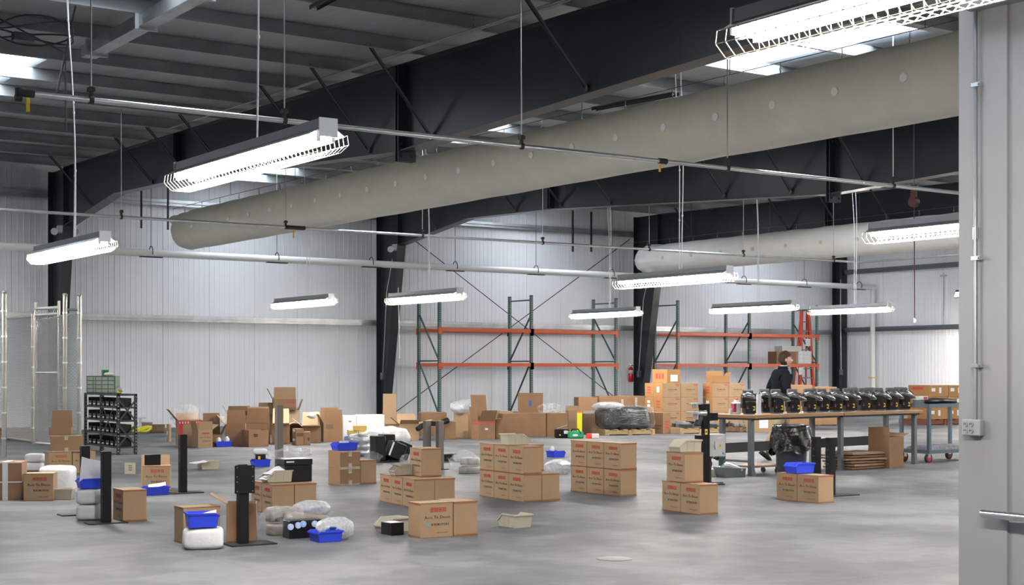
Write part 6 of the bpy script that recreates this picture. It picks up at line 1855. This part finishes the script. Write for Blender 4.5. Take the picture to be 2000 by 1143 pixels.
# local frame: +x walking direction (to the right of the view, slightly away), y to the person's left
face = RT*0.985 + FW*0.17
prz = atan2(face.y, face.x)
pt = thing('person', PB, prz, 'person in a black jacket and khaki trousers walking to the right behind the bench', 'person')
def skin_mesh(name, verts, edges, root=0, sub=2):
    """verts: (x, y, z, rx, ry); grown with a Skin modifier, then baked"""
    me = bpy.data.meshes.new(name); me.from_pydata([v[:3] for v in verts], edges, [])
    o = bpy.data.objects.new(name, me); COL.objects.link(o)
    sk = o.modifiers.new('skin', 'SKIN'); sk.use_smooth_shade = True
    for i, v in enumerate(verts):
        d = me.skin_vertices[0].data[i]; d.radius = (v[3], v[4]); d.use_root = (i == root)
    ss = o.modifiers.new('sub', 'SUBSURF'); ss.levels = sub; ss.render_levels = sub
    dg = bpy.context.evaluated_depsgraph_get(); dg.update()
    out = bpy.data.meshes.new_from_object(o.evaluated_get(dg))
    bpy.data.objects.remove(o)
    for p in out.polygons: p.use_smooth = True
    return out
# body: legs, trunk, arms, neck, head as one skin
V = [(0,0,.95,.13,.15),(0,0,1.10,.115,.14),(.01,0,1.28,.09,.12),(.02,0,1.40,.055,.09),(.045,0,1.49,.042,.046),(.075,0,1.56,.052,.055),   # 0-5 pelvis..neck
     (-.01,.09,.90,.09,.09),(.13,.10,.50,.062,.062),(.20,.10,.09,.042,.042),(.33,.10,.03,.036,.036),                                         # 6-9 left leg, forward
     (.00,-.09,.90,.09,.09),(-.11,-.10,.50,.062,.062),(-.325,-.10,.16,.042,.042),(-.27,-.10,.05,.032,.034),                                   # 10-13 right leg, behind
     (.02,.20,1.40,.042,.042),(-.10,.25,1.16,.042,.042),(.02,.25,.95,.034,.034),                                                             # 14-16 left arm, back
     (.02,-.20,1.40,.042,.042),(.015,-.272,1.15,.042,.042),(.20,-.25,1.04,.034,.034)]                                                         # 17-19 right arm, bent forward
E = [(0,1),(1,2),(2,3),(3,4),(4,5),(0,6),(6,7),(7,8),(8,9),(0,10),(10,11),(11,12),(12,13),(3,14),(14,15),(15,16),(3,17),(17,18),(18,19)]
body = skin_mesh('body', V, E)
body.materials.append(SKIN)
obj('body', body, None, pt)
# trousers
TV = [(0,0,.97,.145,.165),(0,0,.88,.14,.16),(-.0,.09,.80,.105,.10),(.135,.10,.50,.085,.08),(.20,.10,.10,.072,.068),(.0,-.09,.80,.105,.10),(-.105,-.10,.50,.085,.08),(-.315,-.10,.17,.070,.066)]
tr = skin_mesh('trousers', TV, [(0,1),(1,2),(2,3),(3,4),(1,5),(5,6),(6,7)]); tr.materials.append(KHAKI)
obj('trousers', tr, None, pt)
# jacket
JV = [(-.0,0,.90,.165,.19),(0,0,1.08,.145,.175),(.0,0,1.27,.155,.19),(.015,0,1.42,.13,.185),(.035,0,1.50,.080,.095),
      (.02,.205,1.40,.085,.085),(-.11,.255,1.15,.070,.068),(.01,.255,.99,.056,.056),
      (.02,-.205,1.40,.085,.085),(.01,-.275,1.14,.072,.070),(.15,-.258,1.06,.058,.058)]
jk = skin_mesh('jacket', JV, [(0,1),(1,2),(2,3),(3,4),(3,5),(5,6),(6,7),(3,8),(8,9),(9,10)]); jk.materials.append(JACKET)
jo = obj('jacket', jk, None, pt)
col = MB().lathe([(.088,1.475),(.074,1.535),(.068,1.535)], 20, 0, Matrix.Translation((.045,0,0)))
obj('collar', col, JACKET, jo)
obj('shirt', MB().lathe([(.066,1.49),(.062,1.545)], 18, 0, Matrix.Translation((.06,0,0))), SHIRT, pt)
# head, facing +x
def head_mesh():
    m = MB(); nu, nv = 40, 30; vs = []
    for j in range(nv+1):
        ph = -pi/2 + pi*j/nv
        for i in range(nu):
            th = 2*pi*i/nu
            d = Vector((cos(ph)*cos(th), cos(ph)*sin(th), sin(ph)))
            x, y, z = d.x*.098, d.y*.076, d.z*.118
            if d.z < 0: x += .020*(-d.z)*(1 if d.x > 0 else .2); y *= 1 - .22*(-d.z)**1.5
            if d.x < 0 and d.z < -.2: x *= .80
            if d.x > .3:
                az = abs(y); zz = z
                x += .027*math.exp(-(az/.013)**2)*math.exp(-((zz+.022)/.020)**2)                # nose
                x += .012*math.exp(-(az/.012)**2)*math.exp(-((zz-.003)/.020)**2)
                x -= .010*math.exp(-((az-.030)/.014)**2)*math.exp(-((zz-.012)/.012)**2)         # eye sockets
                x += .006*math.exp(-(az/.040)**2)*math.exp(-((zz-.034)/.010)**2)                # brow
                x += .007*math.exp(-(az/.020)**2)*math.exp(-((zz+.060)/.007)**2)                # lips
                x += .006*math.exp(-(az/.020)**2)*math.exp(-((zz+.072)/.006)**2)
                x += .012*math.exp(-(az/.022)**2)*math.exp(-((zz+.100)/.014)**2)                # chin
            vs.append((x, y, z))
    m.add(vs, [(j*nu+i, j*nu+(i+1)%nu, (j+1)*nu+(i+1)%nu, (j+1)*nu+i) for j in range(nv) for i in range(nu)], 0, True)
    return m
HD = Vector((.085, 0, 1.645))
ho = obj('head', head_mesh(), SKIN, pt); ho.location = HD; ho.rotation_euler = (0, R(2), R(-10))
for s in (-1, 1):
    e = MB().blob(.080, s*.030, .012, .011, .013, .008, 2, 0, 1, 0, 12, 8); e.blob(.090, s*.031, .012, .003, .005, .005, 2, 0, 1, 0, 10, 6, 1)
    obj('eye', e, [PAPER, HAIR], ho)
    obj('eyebrow', MB().tube([(.086,s*.016,.033),(.088,s*.030,.037),(.078,s*.046,.033)], .004, 6), HAIR, ho)
    ear = MB().blob(-.008, s*.078, -.008, .020, .008, .031, 2.2, .08, 20, 1, 18, 12); ear.blob(-.004, s*.084, -.006, .010, .004, .018, 2, 0, 1, 0, 12, 8)
    obj('ear', ear, SKIN, ho)
obj('mouth', MB().tube([(.100,-.019,-.066),(.107,0,-.066),(.100,.019,-.066)], .0025, 6), mat('lip', (.40,.16,.14), .5), ho)
hr = MB(); vs = []; nu, nv = 48, 26
for j in range(nv+1):
    ph = -pi/2 + pi*j/nv
    for i in range(nu):
        th = 2*pi*i/nu
        d = Vector((cos(ph)*cos(th), cos(ph)*sin(th), sin(ph)))
        sc_ = 1.10 + .05*mnoise.noise(d*5) + (.06 if d.z > .3 else 0)
        p = Vector((d.x*.100*sc_ - .004, d.y*.080*sc_, d.z*.120*sc_ + .004))
        front = d.x > .35
        lim = .50 if front else (-.15 if d.x > -.1 else -.42)
        if d.x > -.1 and not front: lim = -.05 + (d.x+.1)*1.2 
        if d.z < lim: p *= .86
        vs.append(p)
hr.add(vs, [(j*nu+i, j*nu+(i+1)%nu, (j+1)*nu+(i+1)%nu, (j+1)*nu+i) for j in range(nv) for i in range(nu)], 0, True)
obj('hair', hr, HAIR, ho)
# hands
def hand(name, loc, ry, rz_, mirror):
    """fingers towards +x, thumb on the side (+y times mirror), slightly curled towards -z"""
    o = bpy.data.objects.new(name, None)
    s = mirror
    Vh = [(0,0,0,.026,.020),(.045,0,0,.034,.016),(.085,0,0,.036,.014)]
    Eh = [(0,1),(1,2)]
    lens = (.072,.080,.074,.058)
    for k in range(4):
        y = (.030 - .020*k)*s; L = lens[k]; b = len(Vh)
        Vh += [(.092, y, -.002, .010, .009), (.092+L*.45, y*1.05, -.012-.004*k, .0088, .0085), (.092+L*.75, y*1.05, -.032-.004*k, .008, .008), (.092+L*.88, y*1.05, -.055-.004*k, .007, .007)]
        Eh += [(2,b),(b,b+1),(b+1,b+2),(b+2,b+3)]
    b = len(Vh)
    Vh += [(.030, .034*s, -.008, .013, .012), (.060, .054*s, -.020, .010, .010), (.088, .056*s, -.034, .008, .008)]
    Eh += [(1,b),(b,b+1),(b+1,b+2)]
    me = skin_mesh(name, Vh, Eh, 0, 1); me.materials.append(SKIN)
    q = obj(name, me, None, pt); q.location = loc; q.rotation_euler = (0, ry, rz_)
    return q
hand('hand', (.195,-.252,1.042), R(12), R(5), 1)
hand('hand', (.02,.25,.965), R(75), 0, -1)
# shoes
def shoe(loc, ry, s):
    m = MB(); vs = []; n = 20
    prof = [(0,1.0,0),(.012,1.06,0),(.035,1.0,0),(.055,.80,-.02),(.075,.55,-.045),(.11,.42,-.06)]
    for z, k, dx in prof:
        for i in range(n):
            a = 2*pi*i/n
            L = .150 if cos(a) > 0 else .11
            if z > .04 and cos(a) > 0: L = .150 - (z-.04)*1.1
            vs.append((cos(a)*L*min(1,k+.15) + .04 + dx*.3, sin(a)*.046*min(1,k+.1), z))
    m.add(vs, [(j*n+i, j*n+(i+1)%n, (j+1)*n+(i+1)%n, (j+1)*n+i) for j in range(len(prof)-1) for i in range(n)] + [tuple(reversed(range(n))), tuple(5*n+i for i in range(n))], 0, True)
    o = obj('shoe', m, BLACK, pt); o.location = loc; o.rotation_euler = (0, ry, 0)
shoe((.20,.10,.0), R(0), 1)
shoe((-.35,-.10,.085), R(38), 1)
